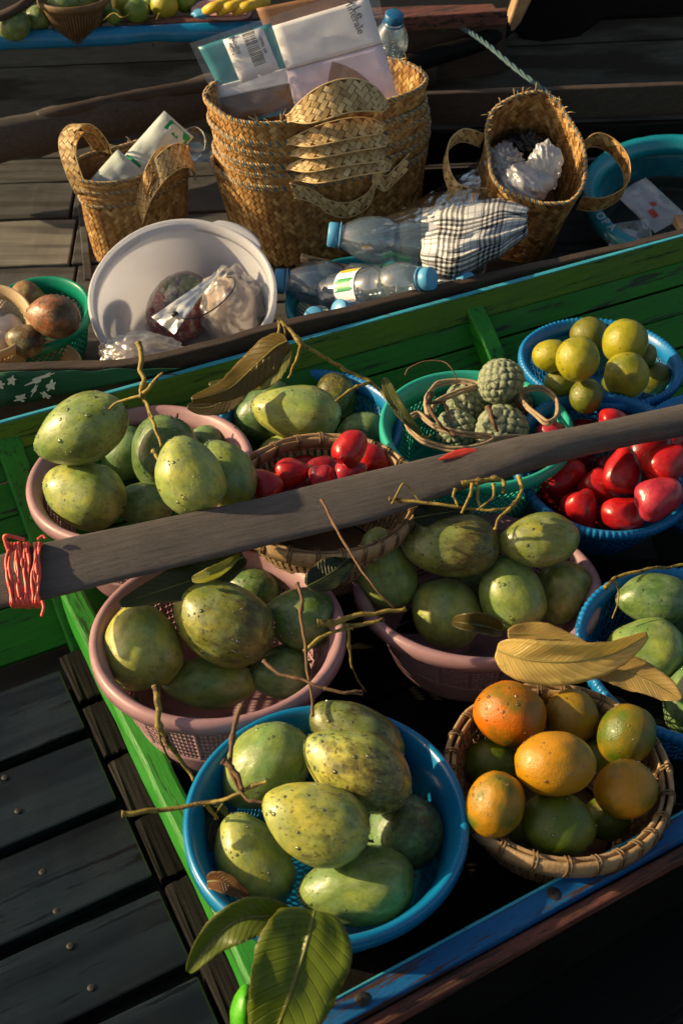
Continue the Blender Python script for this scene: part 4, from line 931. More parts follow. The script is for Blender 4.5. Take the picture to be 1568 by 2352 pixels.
# sugar apples
for (u, v, r, ang, lab) in ((1180, 935, 44, -20, 'dull sugar apple at the back right among the rattan rings'), (1066, 928, 50, 30, 'dark sugar apple at the back left of the turquoise basket'), (1048, 990, 50, 60, 'pale green sugar apple at the front left of the turquoise basket'), (1150, 985, 60, -70, 'wide sugar apple turned stalk-up near the paddle'), (1148, 874, 53, -55, 'sunlit sugar apple perched highest on the turquoise basket')):
    Rm = orient(ang); c, s = settle('TQ', u, v, r, r, Rm, 1, 1, tol=.01); o = link('sugar_apple', SUG); mm = Matrix([list(q) for q in Rm]).to_4x4(); mm.translation = c; o.matrix_basis = mm @ Matrix.Diagonal((s[0] * 1.05, s[1] * 1.05, s[2] * 1.05, 1))
    tag(o, lab, 'sugar apple', 'sugar apples in the turquoise basket')
    if ang < 0 or ang > 80: vs, fs = tube_vf(smooth_path([(.85, 0, 0), (1.15, .05, 0), (1.75, .1, .12)], 4), lambda t: .11 - .03 * t, 7); link('stalk', mesh('stalk', vs, fs, M['twig_b']), o)

# rattan rings
def ring(us, label, r=.0028, strands=2):
    P = smooth_path(us + [us[0]], 8)[:-1]; c0 = P[0]; root = None
    for s in range(strands):
        pts = [p - c0 + UP * (s * r * 2.1) + Vector((noise.noise(p * 30 + Vector((s, 0, 0))) * .004, s * .002, 0)) for p in P]; vs, fs = tube_vf(pts, r, 6, True)
        if root is None: root = obj('rattan_ring', vs, fs, M['rattan']); root.location = c0; tag(root, label, 'rattan ring', 'rattan rings in the turquoise basket')
        else: obj('rattan_strand', vs, fs, M['rattan'], root)
ring(pz(.20, (930, 975), (960, 1010), (1030, 1035), (1100, 1030), (1130, 1010), (1060, 1000), (1000, 985), (960, 955)), 'rattan ring lying along the front left of the turquoise basket')
ring(pz(.215, (1190, 905), (1240, 895), (1275, 920), (1278, 955), (1255, 975), (1225, 950), (1200, 925)), 'rattan ring sticking up at the right side of the turquoise basket')
ring(pz(.20, (985, 905), (1010, 885), (1060, 880), (1095, 890), (1050, 905), (1000, 930), (985, 960), (975, 930)), 'rattan ring looping behind the dark sugar apple')
ring(pz(.195, (1090, 1030), (1150, 1010), (1210, 1010), (1215, 1030), (1150, 1045), (1095, 1045)), 'rattan ring close along the paddle edge', .0025)

# ---------------------------------------------------------------- paddle laid across the baskets
PA, PB = W(-60, 1339, .275), W(1640, 945, .280); n = 60; L = PB - PA; pdx = L.normalized(); pdn = Vector((0, -.42, .91)).normalized(); pds = pdn.cross(pdx).normalized(); pdn = pdx.cross(pds).normalized()
pad = empty('paddle', PA, 'long dark wooden paddle lying across the baskets, coral string tied round its blade', 'paddle')
def pad_u(t): return -60 + 1700 * t
def pad_edges(u):                                            # measured upper and lower edge of the blade along its length
    xs = [-60, 0, 106, 308, 470, 546, 614, 830, 1034, 1108, 1200, 1338, 1450, 1568, 1640]; tp = [1292, 1276, 1246, 1204, 1171, 1156, 1142, 1088, 1042, 1026, 1005, 980, 957, 932, 916]; bt = [1414, 1398, 1377, 1326, 1288, 1269, 1252, 1203, 1130, 1107, 1082, 1044, 1020, 998, 984]
    return np.interp(u, xs, tp), np.interp(u, xs, bt)
vs, fs = [], []
for i in range(n + 1):
    t = i / n; c = PA + L * t; u = pad_u(t); a, b = pad_edges(u); z0 = c.z; A_, B_ = onplane(u, a, c, pdn), onplane(u, b, c, pdn); hw = (A_ - B_).length / 2 * .97; m_ = (A_ + B_) / 2
    rd = min(1, max(0, (u - 1000) / 260)); th = .0085 + (hw * .92 - .0085) * rd; K = 20
    for k in range(K):
        an = 2 * math.pi * k / K; e = .38 + .62 * rd; ca, sa = math.cos(an), math.sin(an); sx = math.copysign(abs(ca) ** e, ca); sz = math.copysign(abs(sa) ** (e if rd > .5 else .7), sa)
        if rd < 1 and sz > 0: sz = sz * (.75 + .25 * rd) + .18 * (1 - rd) * (1 - abs(sx)) ** .8
        vs.append(m_ - PA + pds * sx * hw + pdn * sz * th + Vector((0, 0, noise.noise((t * 14, ca, sa)) * .0012)))
for i in range(n):
    for k in range(20): l = (k + 1) % 20; fs.append((i * 20 + k, i * 20 + l, i * 20 + 20 + l, i * 20 + 20 + k))
fs += [tuple(range(20)), tuple(n * 20 + k for k in range(20))]
o = obj('blade_and_shaft', vs, fs, M['paddle'], pad); fix(o)
m_ = o.modifiers.new('edges', 'EDGE_SPLIT'); m_.split_angle = R(50)
def padpt(u, v, off=0):
    t = (u + 60) / 1700; c = PA + L * t; return onplane(u, v, c, pdn, off)
vs, fs = grid_vf(14, 3, lambda a, b: padpt(1000 + 95 * a, 1065 - 24 * a - 12 * math.sin(a * 3.1) * (b - .35) * 1.6, .0112 - .0004 * abs(b - .5))); solid(obj('red_paint_streak', local(pad, vs), fs, M['redpaint'], pad), .0015)
# coral raffia string wound round the blade
st = empty('raffia_string', padpt(60, 1320, .01), 'coral red raffia string wound many times round the paddle blade', 'string')
rr = random.Random(4)
for k in range(17):
    ub = 28 + k * 4.2 + rr.uniform(-3, 3); ut = ub + rr.uniform(-8, 10); a, b = pad_edges(60); pts = []
    for q in np.linspace(0, 1, 9): u_ = ut + (ub - ut) * q + 3 * math.sin(q * 9 + k); v_ = (a - 3) + (b - a + 8) * q; pts.append(padpt(u_, v_, .0105 + .003 * rr.random() + .004 * math.sin(q * math.pi)))
    pts = [pts[0] - pdn * .018] + pts + [pts[-1] - pdn * .018]; vs, fs = tube_vf(local(st, smooth_path(pts, 3)), lambda t: .0022 + .0006 * math.sin(t * 12 + k), 5); obj('string_turn', vs, fs, M['string'], st)
P = [padpt(26, 1282, .012), padpt(16, 1250, .022), padpt(28, 1246, .022), padpt(60, 1249, .014)]; vs, fs = tube_vf(local(st, smooth_path(P, 5)), .0026, 5); obj('string_loop', vs, fs, M['string'], st)
for pp in ([(26, 1270), (18, 1300), (24, 1340), (34, 1396)], [(100, 1390), (104, 1405), (99, 1425)], [(90, 1250), (102, 1242), (108, 1248)]):
    vs, fs = tube_vf(local(st, smooth_path([padpt(u, v, .016) for u, v in pp], 5)), .002, 5); obj('string_end', vs, fs, M['string'], st)

# ---------------------------------------------------------------- twigs
twig([(pz(.30, (318, 788, .40), (326, 820, .39), (322, 850, .38), (332, 872, .375), (326, 900, .36), (345, 950, .34), (360, 990, .33), (374, 1022, .32)), 1.4), (pz(.36, (325, 905, .36), (345, 888, .37), (366, 862, .385), (374, 858, .39)), 1.2), (pz(.35, (325, 908, .36), (290, 918, .35), (268, 925, .345), (250, 940, .33)), .9), (pz(.37, (332, 872, .37), (326, 895, .36), (338, 930, .35), (352, 958, .34)), 1.0)], 'thick forked twig standing up out of the upper pink basket')
twig([(pz(.33, (352, 1036, .31), (368, 1062, .31), (385, 1100, .305), (395, 1140, .29), (404, 1172, .278)), 1.0), (pz(.3, (400, 1118, .30), (410, 1094, .315)), 1.1)], 'short brown twig ending on the paddle blade')
twig([(pz(.285, (424, 1172, .275), (460, 1145, .29), (495, 1120, .305)), 1.0)], 'pale splintered stick end lying at the paddle edge', r=.004, mat='rattan')
twig([(pz(.28, (640, 738, .37), (662, 752, .365), (690, 788, .35), (735, 815, .33), (790, 848, .30), (850, 878, .28), (893, 920, .26), (930, 965, .25), (965, 1000, .24), (990, 1002, .235)), 1.2), (pz(.3, (692, 790, .35), (680, 830, .32), (662, 870, .29)), 1.0), (pz(.3, (850, 880, .28), (815, 890, .28), (770, 920, .27)), 1.0), (pz(.35, (645, 738, .37), (640, 765, .36), (632, 790, .35)), 1.0), (pz(.35, (650, 740, .37), (655, 762, .36), (650, 790, .345)), .9)], 'long arching twig from the dry leaves across to the turquoise basket')
twig([(pz(.3, (740, 1150, .30), (762, 1195, .30), (792, 1250, .30), (848, 1335, .29), (905, 1396, .26)), .75)], 'thin straight brown twig slanting in front of the paddle', mat='twig_b')
twig([(pz(.2, (730, 1434, .24), (770, 1424, .24), (830, 1412, .235), (930, 1400, .23)), 1.6), (pz(.2, (790, 1440, .23), (820, 1436, .23), (880, 1425, .23)), 1.4), (pz(.2, (700, 1497, .22), (730, 1470, .225), (765, 1452, .23), (810, 1443, .23)), 1.1), (pz(.2, (800, 1445, .23), (803, 1500, .20), (812, 1545, .17), (838, 1588, .13)), .7)], 'cut green branch with side shoots lying between the two pink baskets')
twig([(pz(.2, (683, 1340, .27), (694, 1375, .265), (690, 1410, .26), (700, 1480, .25), (706, 1540, .245), (714, 1590, .24), (719, 1642, .24)), .9)], 'upright dark twig standing at the right of the lower pink basket', mat='twig_b')
twig([(pz(.22, (606, 1518, .25), (640, 1546, .25), (690, 1560, .25), (740, 1580, .25), (832, 1597, .245)), .9), (pz(.22, (745, 1582, .25), (790, 1590, .25), (830, 1588, .248)), .8)], 'brown twig lying over the front rim of the lower pink basket', mat='twig_b')
twig([(pz(.2, (360, 1575, .22), (364, 1620, .215), (366, 1665, .20), (385, 1700, .18), (415, 1745, .14), (445, 1792, .12)), 1.5), (pz(.2, (364, 1672, .2), (372, 1710, .17), (392, 1750, .13)), .7)], 'yellow-green fruit stalk hanging over the lower pink rim')
twig([(pz(.24, (283, 1868, .25), (340, 1862, .245), (400, 1855, .24), (470, 1845, .24), (530, 1830, .25), (575, 1808, .262), (612, 1794, .27)), 1.1), (pz(.22, (470, 1846, .24), (485, 1862, .22), (497, 1880, .20)), 1.0)], 'bright yellow twig sticking out left over the big blue bowl')
twig([(pz(.25, (556, 1618, .30), (540, 1670, .29), (530, 1720, .28), (527, 1760, .275), (536, 1790, .27), (556, 1818, .26), (572, 1838, .26), (607, 1843, .26)), 1.0), (pz(.25, (512, 1745, .28), (535, 1770, .275), (560, 1812, .265)), 1.5)], 'dark crooked stalk at the left of the big blue bowl', mat='twig_b')
twig([(pz(.25, (893, 1146, .285), (950, 1152, .285), (1020, 1160, .285), (1090, 1170, .28), (1140, 1172, .28), (1182, 1160, .275)), .9), (pz(.25, (900, 1158, .285), (925, 1112, .30), (945, 1130, .29), (968, 1158, .28)), .6), (pz(.25, (1060, 1112, .30), (1100, 1105, .30), (1150, 1100, .30), (1156, 1132, .29)), 1.3), (pz(.25, (1045, 1122, .30), (1040, 1140, .295), (1052, 1165, .285)), .9), (pz(.25, (1085, 1112, .30), (1075, 1150, .29), (1060, 1180, .28)), 1.1), (pz(.25, (1190, 1095, .29), (1196, 1130, .285), (1175, 1165, .28), (1150, 1185, .275), (1135, 1215, .27)), 1.2), (pz(.25, (1095, 1110, .30), (1098, 1150, .285), (1108, 1172, .28)), .8), (pz(.25, (1130, 1110, .30), (1132, 1140, .29), (1095, 1172, .28)), .9)], 'tangle of dry yellow stalks between the paddle and the top mangoes')
twig([(pz(.2, (1390, 1350, .22), (1405, 1335, .22), (1430, 1320, .22), (1490, 1308, .22), (1560, 1300, .21), (1640, 1300, .21)), 1.1), (pz(.2, (1410, 1335, .22), (1420, 1370, .2), (1405, 1420, .18)), .6)], 'knobbly green twig lying along the top of the right-hand mangoes')
twig([(pz(.24, (930, 862, .27), (940, 845, .28), (975, 830, .285), (1015, 830, .285), (1038, 848, .28), (1050, 880, .26)), .5)], 'hair-thin curled stalk at the back of the turquoise basket', mat='twig_b', knots=False)
twig([(pz(.24, (1336, 892, .225), (1330, 860, .25), (1326, 815, .285)), .8)], 'pale straight stalk standing on the dark orange in the farthest bowl', mat='rattan')
twig([(pz(.26, (1122, 935, .27), (1130, 965, .265), (1140, 990, .25)), 1.5), (pz(.26, (1126, 950, .265), (1140, 962, .262)), 1.2)], 'dry brown stub of a stalk between the sugar apples', mat='twig_b')
twig([(pz(.24, (990, 905, .26), (985, 935, .26), (1010, 975, .25), (1045, 1000, .245)), 1.3), (pz(.24, (988, 925, .26), (1015, 925, .26), (1030, 950, .255), (1035, 975, .25)), .9)], 'forked grey-brown stick at the left of the sugar apples', mat='twig_b')

# ---------------------------------------------------------------- leaves
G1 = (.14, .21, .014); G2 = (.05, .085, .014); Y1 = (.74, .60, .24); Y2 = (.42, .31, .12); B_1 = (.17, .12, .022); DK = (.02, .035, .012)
leaf('leaf', pz(.2, (722, 2092, .262), (714, 2130, .262), (694, 2200, .25), (664, 2290, .225), (630, 2380, .19), (600, 2460, .155)), .100, G1, 'broad dark green leaf hanging over the front of the big blue bowl', spots=.5, fold=.14, up=(0, -.8, .6), group='mango leaves')
leaf('leaf', pz(.2, (672, 2112, .245), (620, 2104, .258), (566, 2108, .262), (512, 2136, .255), (466, 2182, .24), (433, 2232, .22)), .042, (.13, .19, .02), 'slender curved green leaf drooping off the left of the big blue bowl', fold=.55, up=(.2, -.5, .8), group='mango leaves')
leaf('dry_leaf', pz(.21, (478, 2024, .22), (505, 2024, .225), (540, 2040, .22), (572, 2060, .21)), .022, (.20, .10, .045), 'small curled brown scrap of leaf on the blue rim', group='mango leaves', fold=.8)
leaf('dry_leaf', pz(.2, (1140, 1492, .235), (1200, 1512, .235), (1290, 1520, .235), (1400, 1505, .24), (1486, 1458, .25)), .066, Y1, 'large sunlit pale yellow leaf with its tip turned up over the mangoes', spots=.4, fold=.2, up=(0, -.9, .45), group='big yellow dried leaves', wave=.05)
leaf('dry_leaf', pz(.2, (1165, 1456, .222), (1230, 1458, .222), (1300, 1476, .222), (1370, 1500, .22)), .036, Y2, 'torn tan leaf lying behind the large pale yellow one', spots=.5, fold=.2, up=(0, -.5, .8), group='big yellow dried leaves')
leaf('dry_leaf', pz(.2, (1335, 1520, .215), (1400, 1535, .215), (1470, 1555, .215), (1530, 1588, .215), (1560, 1608, .22)), .048, Y2, 'brown-speckled tan leaf pointing right beneath the pale yellow one', spots=1.0, fold=.12, up=(0, -.4, .9), group='big yellow dried leaves')
leaf('leaf', pz(.23, (1150, 1450, .235), (1110, 1438, .25), (1070, 1432, .26), (1040, 1428, .25)), .03, (.10, .08, .02), 'small curled leaf at the stalk end of the pale yellow leaf', fold=.9, group='mango leaves')
leaf('dry_leaf', pz(.35, (660, 782, .37), (628, 800, .36), (575, 850, .335), (520, 895, .32), (440, 918, .31)), .055, B_1, 'long brown-yellow leaf hanging over the green hull planks', spots=.35, fold=-.35, up=(-.3, -.8, .5), group='mango leaves')
leaf('leaf', pz(.33, (660, 790, .36), (645, 830, .34), (610, 868, .32), (545, 880, .31), (480, 882, .31)), .036, (.24, .25, .06), 'pale green leaf tucked beneath the long brown one', spots=.3, fold=.2, up=(-.2, -.7, .6), group='mango leaves')
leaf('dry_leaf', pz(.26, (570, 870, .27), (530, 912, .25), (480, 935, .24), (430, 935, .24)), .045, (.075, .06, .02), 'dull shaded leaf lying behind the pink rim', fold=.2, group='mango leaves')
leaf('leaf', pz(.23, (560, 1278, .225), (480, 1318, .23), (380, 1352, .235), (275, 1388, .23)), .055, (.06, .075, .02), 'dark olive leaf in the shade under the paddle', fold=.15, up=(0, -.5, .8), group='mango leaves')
leaf('leaf', pz(.24, (442, 1332, .25), (480, 1322, .255), (520, 1300, .258), (552, 1272, .25)), .020, (.32, .34, .03), 'narrow bright yellow-green leaf edge just below the paddle', fold=.5, group='mango leaves')
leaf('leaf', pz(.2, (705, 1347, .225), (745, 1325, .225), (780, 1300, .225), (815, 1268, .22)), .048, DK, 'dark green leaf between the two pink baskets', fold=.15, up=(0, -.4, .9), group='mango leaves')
leaf('leaf', pz(.26, (882, 868, .30), (900, 915, .29), (935, 965, .27), (968, 1000, .25)), .022, (.12, .15, .04), 'small rounded leaf at the rim of the turquoise basket', fold=.3, group='mango leaves')
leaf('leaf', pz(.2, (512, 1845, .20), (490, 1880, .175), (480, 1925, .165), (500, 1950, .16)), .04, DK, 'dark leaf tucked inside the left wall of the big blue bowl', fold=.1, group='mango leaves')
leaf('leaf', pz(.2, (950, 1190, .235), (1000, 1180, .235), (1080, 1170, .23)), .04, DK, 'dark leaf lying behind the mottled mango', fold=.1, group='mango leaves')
leaf('leaf', pz(.2, (1385, 1600, .14), (1430, 1625, .14), (1475, 1642, .15)), .02, (.03, .06, .02), 'thin green leaf lying along the right-hand blue rim', fold=.2, group='mango leaves')

# ---------------------------------------------------------------- woven bags in the dark boat
def sup_table(ax, ay, e=2.7, n=400):
    P = []
    for i in range(n + 1):
        a = 2 * math.pi * i / n; c, s = math.cos(a), math.sin(a); P.append((math.copysign(abs(c) ** (2 / e), c) * ax, math.copysign(abs(s) ** (2 / e), s) * ay))
    P = np.array(P); d = np.r_[0, np.cumsum(np.hypot(*np.diff(P, axis=0).T))]; return P, d
def bag_surface(ax0, ay0, ax1, ay1, H, z0=0, grow=0, dx=0, dy=0, e=2.7, undul=.004, ph=0, squeeze=0):
    P, d = sup_table(ax1, ay1, e); L = d[-1]
    def S(x, y):
        f = (x / L) % 1.0; px = np.interp(f * L, d, P[:, 0]) / ax1; py = np.interp(f * L, d, P[:, 1]) / ay1; t = (z0 + y) / H; ax = ax0 + (ax1 - ax0) * t + grow; ay = ay0 + (ay1 - ay0) * t + grow; a = f * 2 * math.pi
        w = 1 + undul / ax1 * (math.sin(3 * a + ph) + math.sin(5 * a + ph * 2) + 2 * noise.noise((px * 2 + ph, py * 2, t * 2)))
        return Vector((px * ax * w + dx * t, py * ay * w * (1 - squeeze * t * (1 - px * px)) + dy * t, z0 + y + undul * 1.2 * math.sin(2 * a + ph) * t))
    return S, L
def lining(S, L, y0, y1, parent, inset=.003, name='lining'):
    vs, fs = grid_vf(72, 6, lambda a, b: S(a * L, y0 + (y1 - y0) * b) * 1.0, True); ctr = sum(vs, Vector()) / len(vs)
    vs = [Vector((ctr.x + (v.x - ctr.x) * (1 - inset / .12), ctr.y + (v.y - ctr.y) * (1 - inset / .12), v.z)) for v in vs]; return solid(obj(name, vs, fs, M['lining'], parent), .0015)
def strip(name, path, wdir, w, c, mat, parent, seed=0, taper=None, blue=False):
    """a plaited strap following path; wdir(t) gives the direction across it"""
    P = smooth_path(path, 10); d = [0]
    for i in range(1, len(P)): d.append(d[-1] + (P[i] - P[i - 1]).length)
    L = d[-1]; PA_ = np.array([tuple(p) for p in P]); d = np.array(d)
    def S(x, y):
        p = Vector([np.interp(x, d, PA_[:, k]) for k in range(3)]); t = x / L; ww = taper(t) if taper else 1; return p + Vector(wdir(t)).normalized() * (y - w / 2) * ww
    weave(name, S, L, w, c, mat, parent, .0012, wrap=False, seed=seed); weave(name, lambda x, y: S(L - x, y), L, w, c, mat, parent, .0012, wrap=False, seed=seed + 1)
    vs, fs = grid_vf(40, 3, lambda a, b: S(a * L, b * w)); solid(obj(name + '_backing', vs, fs, M['lining'], parent), .001)
    for yy in (0, w):
        vs, fs = tube_vf([S(t * L, yy) for t in np.linspace(0, 1, 40)], .0016, 5); link(name + '_edge', mesh(name + '_edge', vs, fs, mat, tone=[.6] * len(fs)), parent)
    return S, L
DZ = .043
base = Vector((-.025, 2.405, DZ)); Hs = [.205, .232, .255, .283, .308, .352]
for k, H in enumerate(Hs):
    top = k == len(Hs) - 1
    lab = ('outermost woven bag of the tall stack, its full plaited body showing', 'second woven bag up in the stack, only its blue-stitched edge showing', 'third woven bag up in the stack, seen as a narrow plaited band', 'fourth woven bag up in the stack, its folded handle pale in front', 'second woven bag from the top of the tall stack', 'topmost woven bag of the stack, flattened boxes standing in it')[k]
    e = empty('woven_bag', base, lab, 'bag', 'large woven bags nested in a stack', (0, 0, R(25)))
    gr = -.0035 * k
    S, L = bag_surface(.222, .120, .256, .160, .36, 0, gr, -.030, .0, ph=k * .7, undul=.003)
    y0 = 0 if k == 0 else Hs[k - 1] - .035
    weave('plaited_side', S, L, H, .0105, M['straw'], e, .0017, b0=y0, seed=k + 3); lining(S, L, max(0, y0 - .02), H - .002, e)
    if top:
        Si = lambda x, y, S=S: S(-x, y) * 1.0
        def Sin(x, y):
            p = S(-x, y); c_ = Vector((-.030 * y / .36, 0, p.z)); return c_ + (p - c_) * .972
        weave('plaited_inside', Sin, L, H, .0105, M['straw'], e, .0015, b0=H - .12, seed=77)
    if k == 0: vs, fs = grid_vf(40, 4, lambda a, b: S(a * L, .002) * 1.0 if b == 1 else Vector((S(a * L, .002).x * (.02 + .98 * b), S(a * L, .002).y * (.02 + .98 * b), .002)), True); obj('bag_bottom', vs, fs, M['lining'], e)
    braid([S(a * L, H - .001) for a in np.linspace(0, 1, 421)[:-1]], e, 70, .0034)
    braid([S(a * L, H - .0075) * 1.004 for a in np.linspace(0, 1, 421)[:-1]], e, 62, .0028, blue=(k % 2 == 0))
    # folded carrying strap in front
    zc = (.190, .222, .247, .275, .302, .352)[k]; w = (.03, .040, .040, .042, .044, .066)[k]; dxk = (.0, .012, -.004, .006, -.002, .0)[k]
    if k:
        pts = []
        for a in np.linspace(-1, 1, 9):
            x = -.045 + dxk + a * .112; yb = S(L * .75 + x * 1.0, zc).y; pts.append(Vector((x, -abs(yb) - .004 - (.050 - .003 * k) * (1 - a * a) ** .6, zc + (.030 if not top else .046) * (1 - a * a) - .002 * a)))
        strip('folded_handle', pts, (lambda t: (0, .95 if not top else .75, .72 if not top else .9)), w, .0115, M['pale_straw'], e, k + 30, taper=lambda t: max(.22, 1 - abs(t * 2 - 1) ** 3))
    else:
        yb = -abs(S(L * .75, .19).y) - .006
        Pl = [Vector((-.155, yb, .205)), Vector((-.11, yb - .006, .185)), Vector((-.075, yb - .012, .155)), Vector((-.03, yb - .014, .140)), Vector((.015, yb - .012, .152)), Vector((.035, yb - .006, .18)), Vector((.045, yb, .21))]
        strip('hanging_handle', Pl, (lambda t: (-.25 + .5 * t, .2, 1)), .032, .0115, M['pale_straw'], e, 31)
        Pr = [Vector((.03, yb - .003, .205)), Vector((.06, yb - .004, .178)), Vector((.085, yb - .002, .19)), Vector((.12, yb, .215))]
        strip('handle_root', Pr, (lambda t: (.1, .1, 1)), .034, .0115, M['pale_straw'], e, 33)
# stray ends of pandan
def wisps(parent, pts, n, seed):
    rr = random.Random(seed); vs, fs = [], []
    for _ in range(n):
        p = rr.choice(pts); d = Vector((rr.uniform(-1, 1), rr.uniform(-1, .3), rr.uniform(.1, 1))).normalized() * rr.uniform(.012, .03); tube_vf([p, p + d * .5 + Vector((0, 0, .002)), p + d], [.0011, .0009, .0004], 4, False, vs, fs)
    o = link('loose_straw', mesh('loose_straw', vs, fs, M['pale_straw'], tone=[.7] * len(fs)), parent); o['kind'] = 'stuff'
wisps(e, [S(a * L, H) for a in np.linspace(0, 1, 60)], 30, 3)

# left bag
eL = empty('woven_bag', W(322, 562, DZ), 'small woven bag at the left with packets of tissue sticking out', 'bag', 'woven bags around the stack', (0, 0, R(40))); eL.scale = (.80, .80, .88)
S, L = bag_surface(.140, .080, .165, .098, .24, 0, 0, 0, 0, undul=.004, ph=2)
weave('plaited_side', S, L, .235, .0105, M['straw'], eL, .0017, seed=51); lining(S, L, 0, .232, eL)
for q, hh in enumerate((.235, .222, .205, .188, .168)): braid([S(a * L, hh) * (1.004 + .004 * q) for a in np.linspace(0, 1, 361)[:-1]], eL, 56, .0032, blue=q % 2 == 0)
strip('back_handle', [Vector((-.165, -.03, .20)), Vector((-.175, -.01, .26)), Vector((-.160, .03, .315)), Vector((-.115, .055, .335)), Vector((-.07, .075, .315)), Vector((-.03, .09, .26)), Vector((-.02, .095, .22))], lambda t: (.5, -.8, .12 + 0 * t), .045, .0125, M['pale_straw'], eL, 52)
strip('back_handle', [Vector((-.16, -.01, .20)), Vector((-.165, .01, .25)), Vector((-.145, .045, .295)), Vector((-.105, .065, .312)), Vector((-.065, .08, .29)), Vector((-.035, .09, .24))], lambda t: (.5, -.8, .12), .04, .0125, M['straw'], eL, 53)
for q in range(3):
    strip('folded_handle', [Vector((-.05 + .01 * q, -.11, .15 + .014 * q)), Vector((-.03, -.135, .215 + .01 * q)), Vector((.02, -.15 + .01 * q, .265 + .006 * q)), Vector((.08, -.14 + .012 * q, .27)), Vector((.13, -.11 + .01 * q, .235)), Vector((.155, -.07, .19))], lambda t: (-.15, -.75, -1), .060 - .012 * q, .0125, M['pale_straw'] if q == 0 else M['straw'], eL, 54 + q)
wisps(eL, [S(a * L, .235) for a in np.linspace(0, 1, 60)], 16, 5)
def packet(name, center, ex, ey, w, h, t, mat, label=None, cat=None, group=None, crump=.006, seed=0, parent=None):
    ex, ey = Vector(ex).normalized(), Vector(ey).normalized(); ez = ex.cross(ey).normalized(); ey = ez.cross(ex); vs, fs = [], []
    for s in (1, -1):
        o = len(vs); vs2, fs2 = grid_vf(14, 10, lambda a, b: ex * (a - .5) * w + ey * (b - .5) * h + ez * s * (t / 2 * (math.sin(math.pi * min(1, max(0, a))) ** .35) * (math.sin(math.pi * b) ** .35) + crump * (noise.noise((a * 4 + seed, b * 4, s)) + .6 * abs(noise.noise((a * 9 + seed, b * 7, s + 4)))) * (0 if a in (0, 1) or b in (0, 1) else 1)))
        vs += vs2; fs += [tuple(q + o for q in f) if s > 0 else tuple(q + o for q in f[::-1]) for f in fs2]
    o = link(name, mesh(name, vs, fs, mat), parent) ; o.location = center
    if label: tag(o, label, cat, group)
    return o, ex, ey, ez
def stripe(o, ex, ey, ez, x0, x1, y0, y1, w, h, t, mat, seed=0, crump=.006, name='printed_band'):
    vs, fs = grid_vf(6, 8, lambda a, b: (lambda A, B: ex * (A - .5) * w + ey * (B - .5) * h + ez * (t / 2 * (math.sin(math.pi * min(1, max(0, A))) ** .35) * (math.sin(math.pi * B) ** .35) + crump * (noise.noise((A * 4 + seed, B * 4, 1)) + .6 * abs(noise.noise((A * 9 + seed, B * 7, 5)))) + .0012))(x0 + (x1 - x0) * a, y0 + (y1 - y0) * b)); return obj(name, vs, fs, mat, o)
pdir = (W(405, 285, .34) - W(290, 415, .26)).normalized(); acr = Vector((.62, -.15, -.35))
o, ex, ey, ez = packet('tissue_pack', W(358, 345, .25), pdir, acr, .16, .085, .03, M['tissue'], 'tissue packet with a green printed end, sticking up out of the left woven bag', 'packet', 'tissue packets in the left bag', seed=1)
if ez.dot(CF) > 0: ez = -ez
stripe(o, ex, ey, ez, .80, .95, .30, .97, .16, .085, .03, M['greenpaint'], 1); stripe(o, ex, ey, ez, .05, .18, .05, .95, .16, .085, .03, M['greenpaint'], 1)
o, ex, ey, ez = packet('tissue_pack', W(268, 415, .215), pdir, acr, .11, .085, .03, M['tissue'], 'white tissue packet lying lower in the mouth of the left woven bag', 'packet', 'tissue packets in the left bag', seed=3)
if ez.dot(CF) > 0: ez = -ez
stripe(o, ex, ey, ez, .15, .3, .55, .8, .12, .085, .03, M['greenpaint'], 3)

# right bag, tipped towards the viewer
c0 = W(1185, 350, .285); tl = R(24); eR = empty('woven_bag', (c0.x + .02, c0.y + math.sin(tl) * .25 + .0, .05), 'upright woven bag at the right with crumpled plastic bags inside', 'bag', 'woven bags around the stack', (tl, R(3), R(4)))
S, L = bag_surface(.098, .125, .104, .150, .27, 0, 0, 0, 0, undul=.003, ph=4, e=2.3)
weave('plaited_side', S, L, .27, .0105, M['straw'], eR, .0017, seed=61); lining(S, L, 0, .266, eR)
def Sin(x, y):
    p = S(-x, y); return Vector((p.x * .965, p.y * .965, p.z))
weave('plaited_inside', Sin, L, .27, .0105, M['straw'], eR, .0015, b0=.06, seed=62)
braid([S(a * L, .27) for a in np.linspace(0, 1, 341)[:-1]], eR, 54, .0032); wisps(eR, [S(a * L, .27) for a in np.linspace(.1, .45, 30)], 26, 6)
vs, fs = lathe_vf([(.001, .10), (.085, .10)], 40); o = obj('bag_bottom', [Vector((v.x, v.y * 1.3, v.z)) for v in vs], fs, M['lining'], eR)
strip('side_handle', [Vector((-.102, .06, .225)), Vector((-.15, .055, .245)), Vector((-.185, .02, .245)), Vector((-.19, -.035, .235)), Vector((-.165, -.07, .215)), Vector((-.10, -.075, .21))], lambda t: (.1, .15, 1), .034, .0125, M['pale_straw'], eR, 63)
strip('side_handle', [Vector((.10, .02, .24)), Vector((.135, .045, .25)), Vector((.175, .035, .245)), Vector((.205, -.01, .235)), Vector((.20, -.06, .215)), Vector((.15, -.09, .205)), Vector((.10, -.085, .20))], lambda t: (.1, .15, 1), .036, .0125, M['straw'], eR, 64)
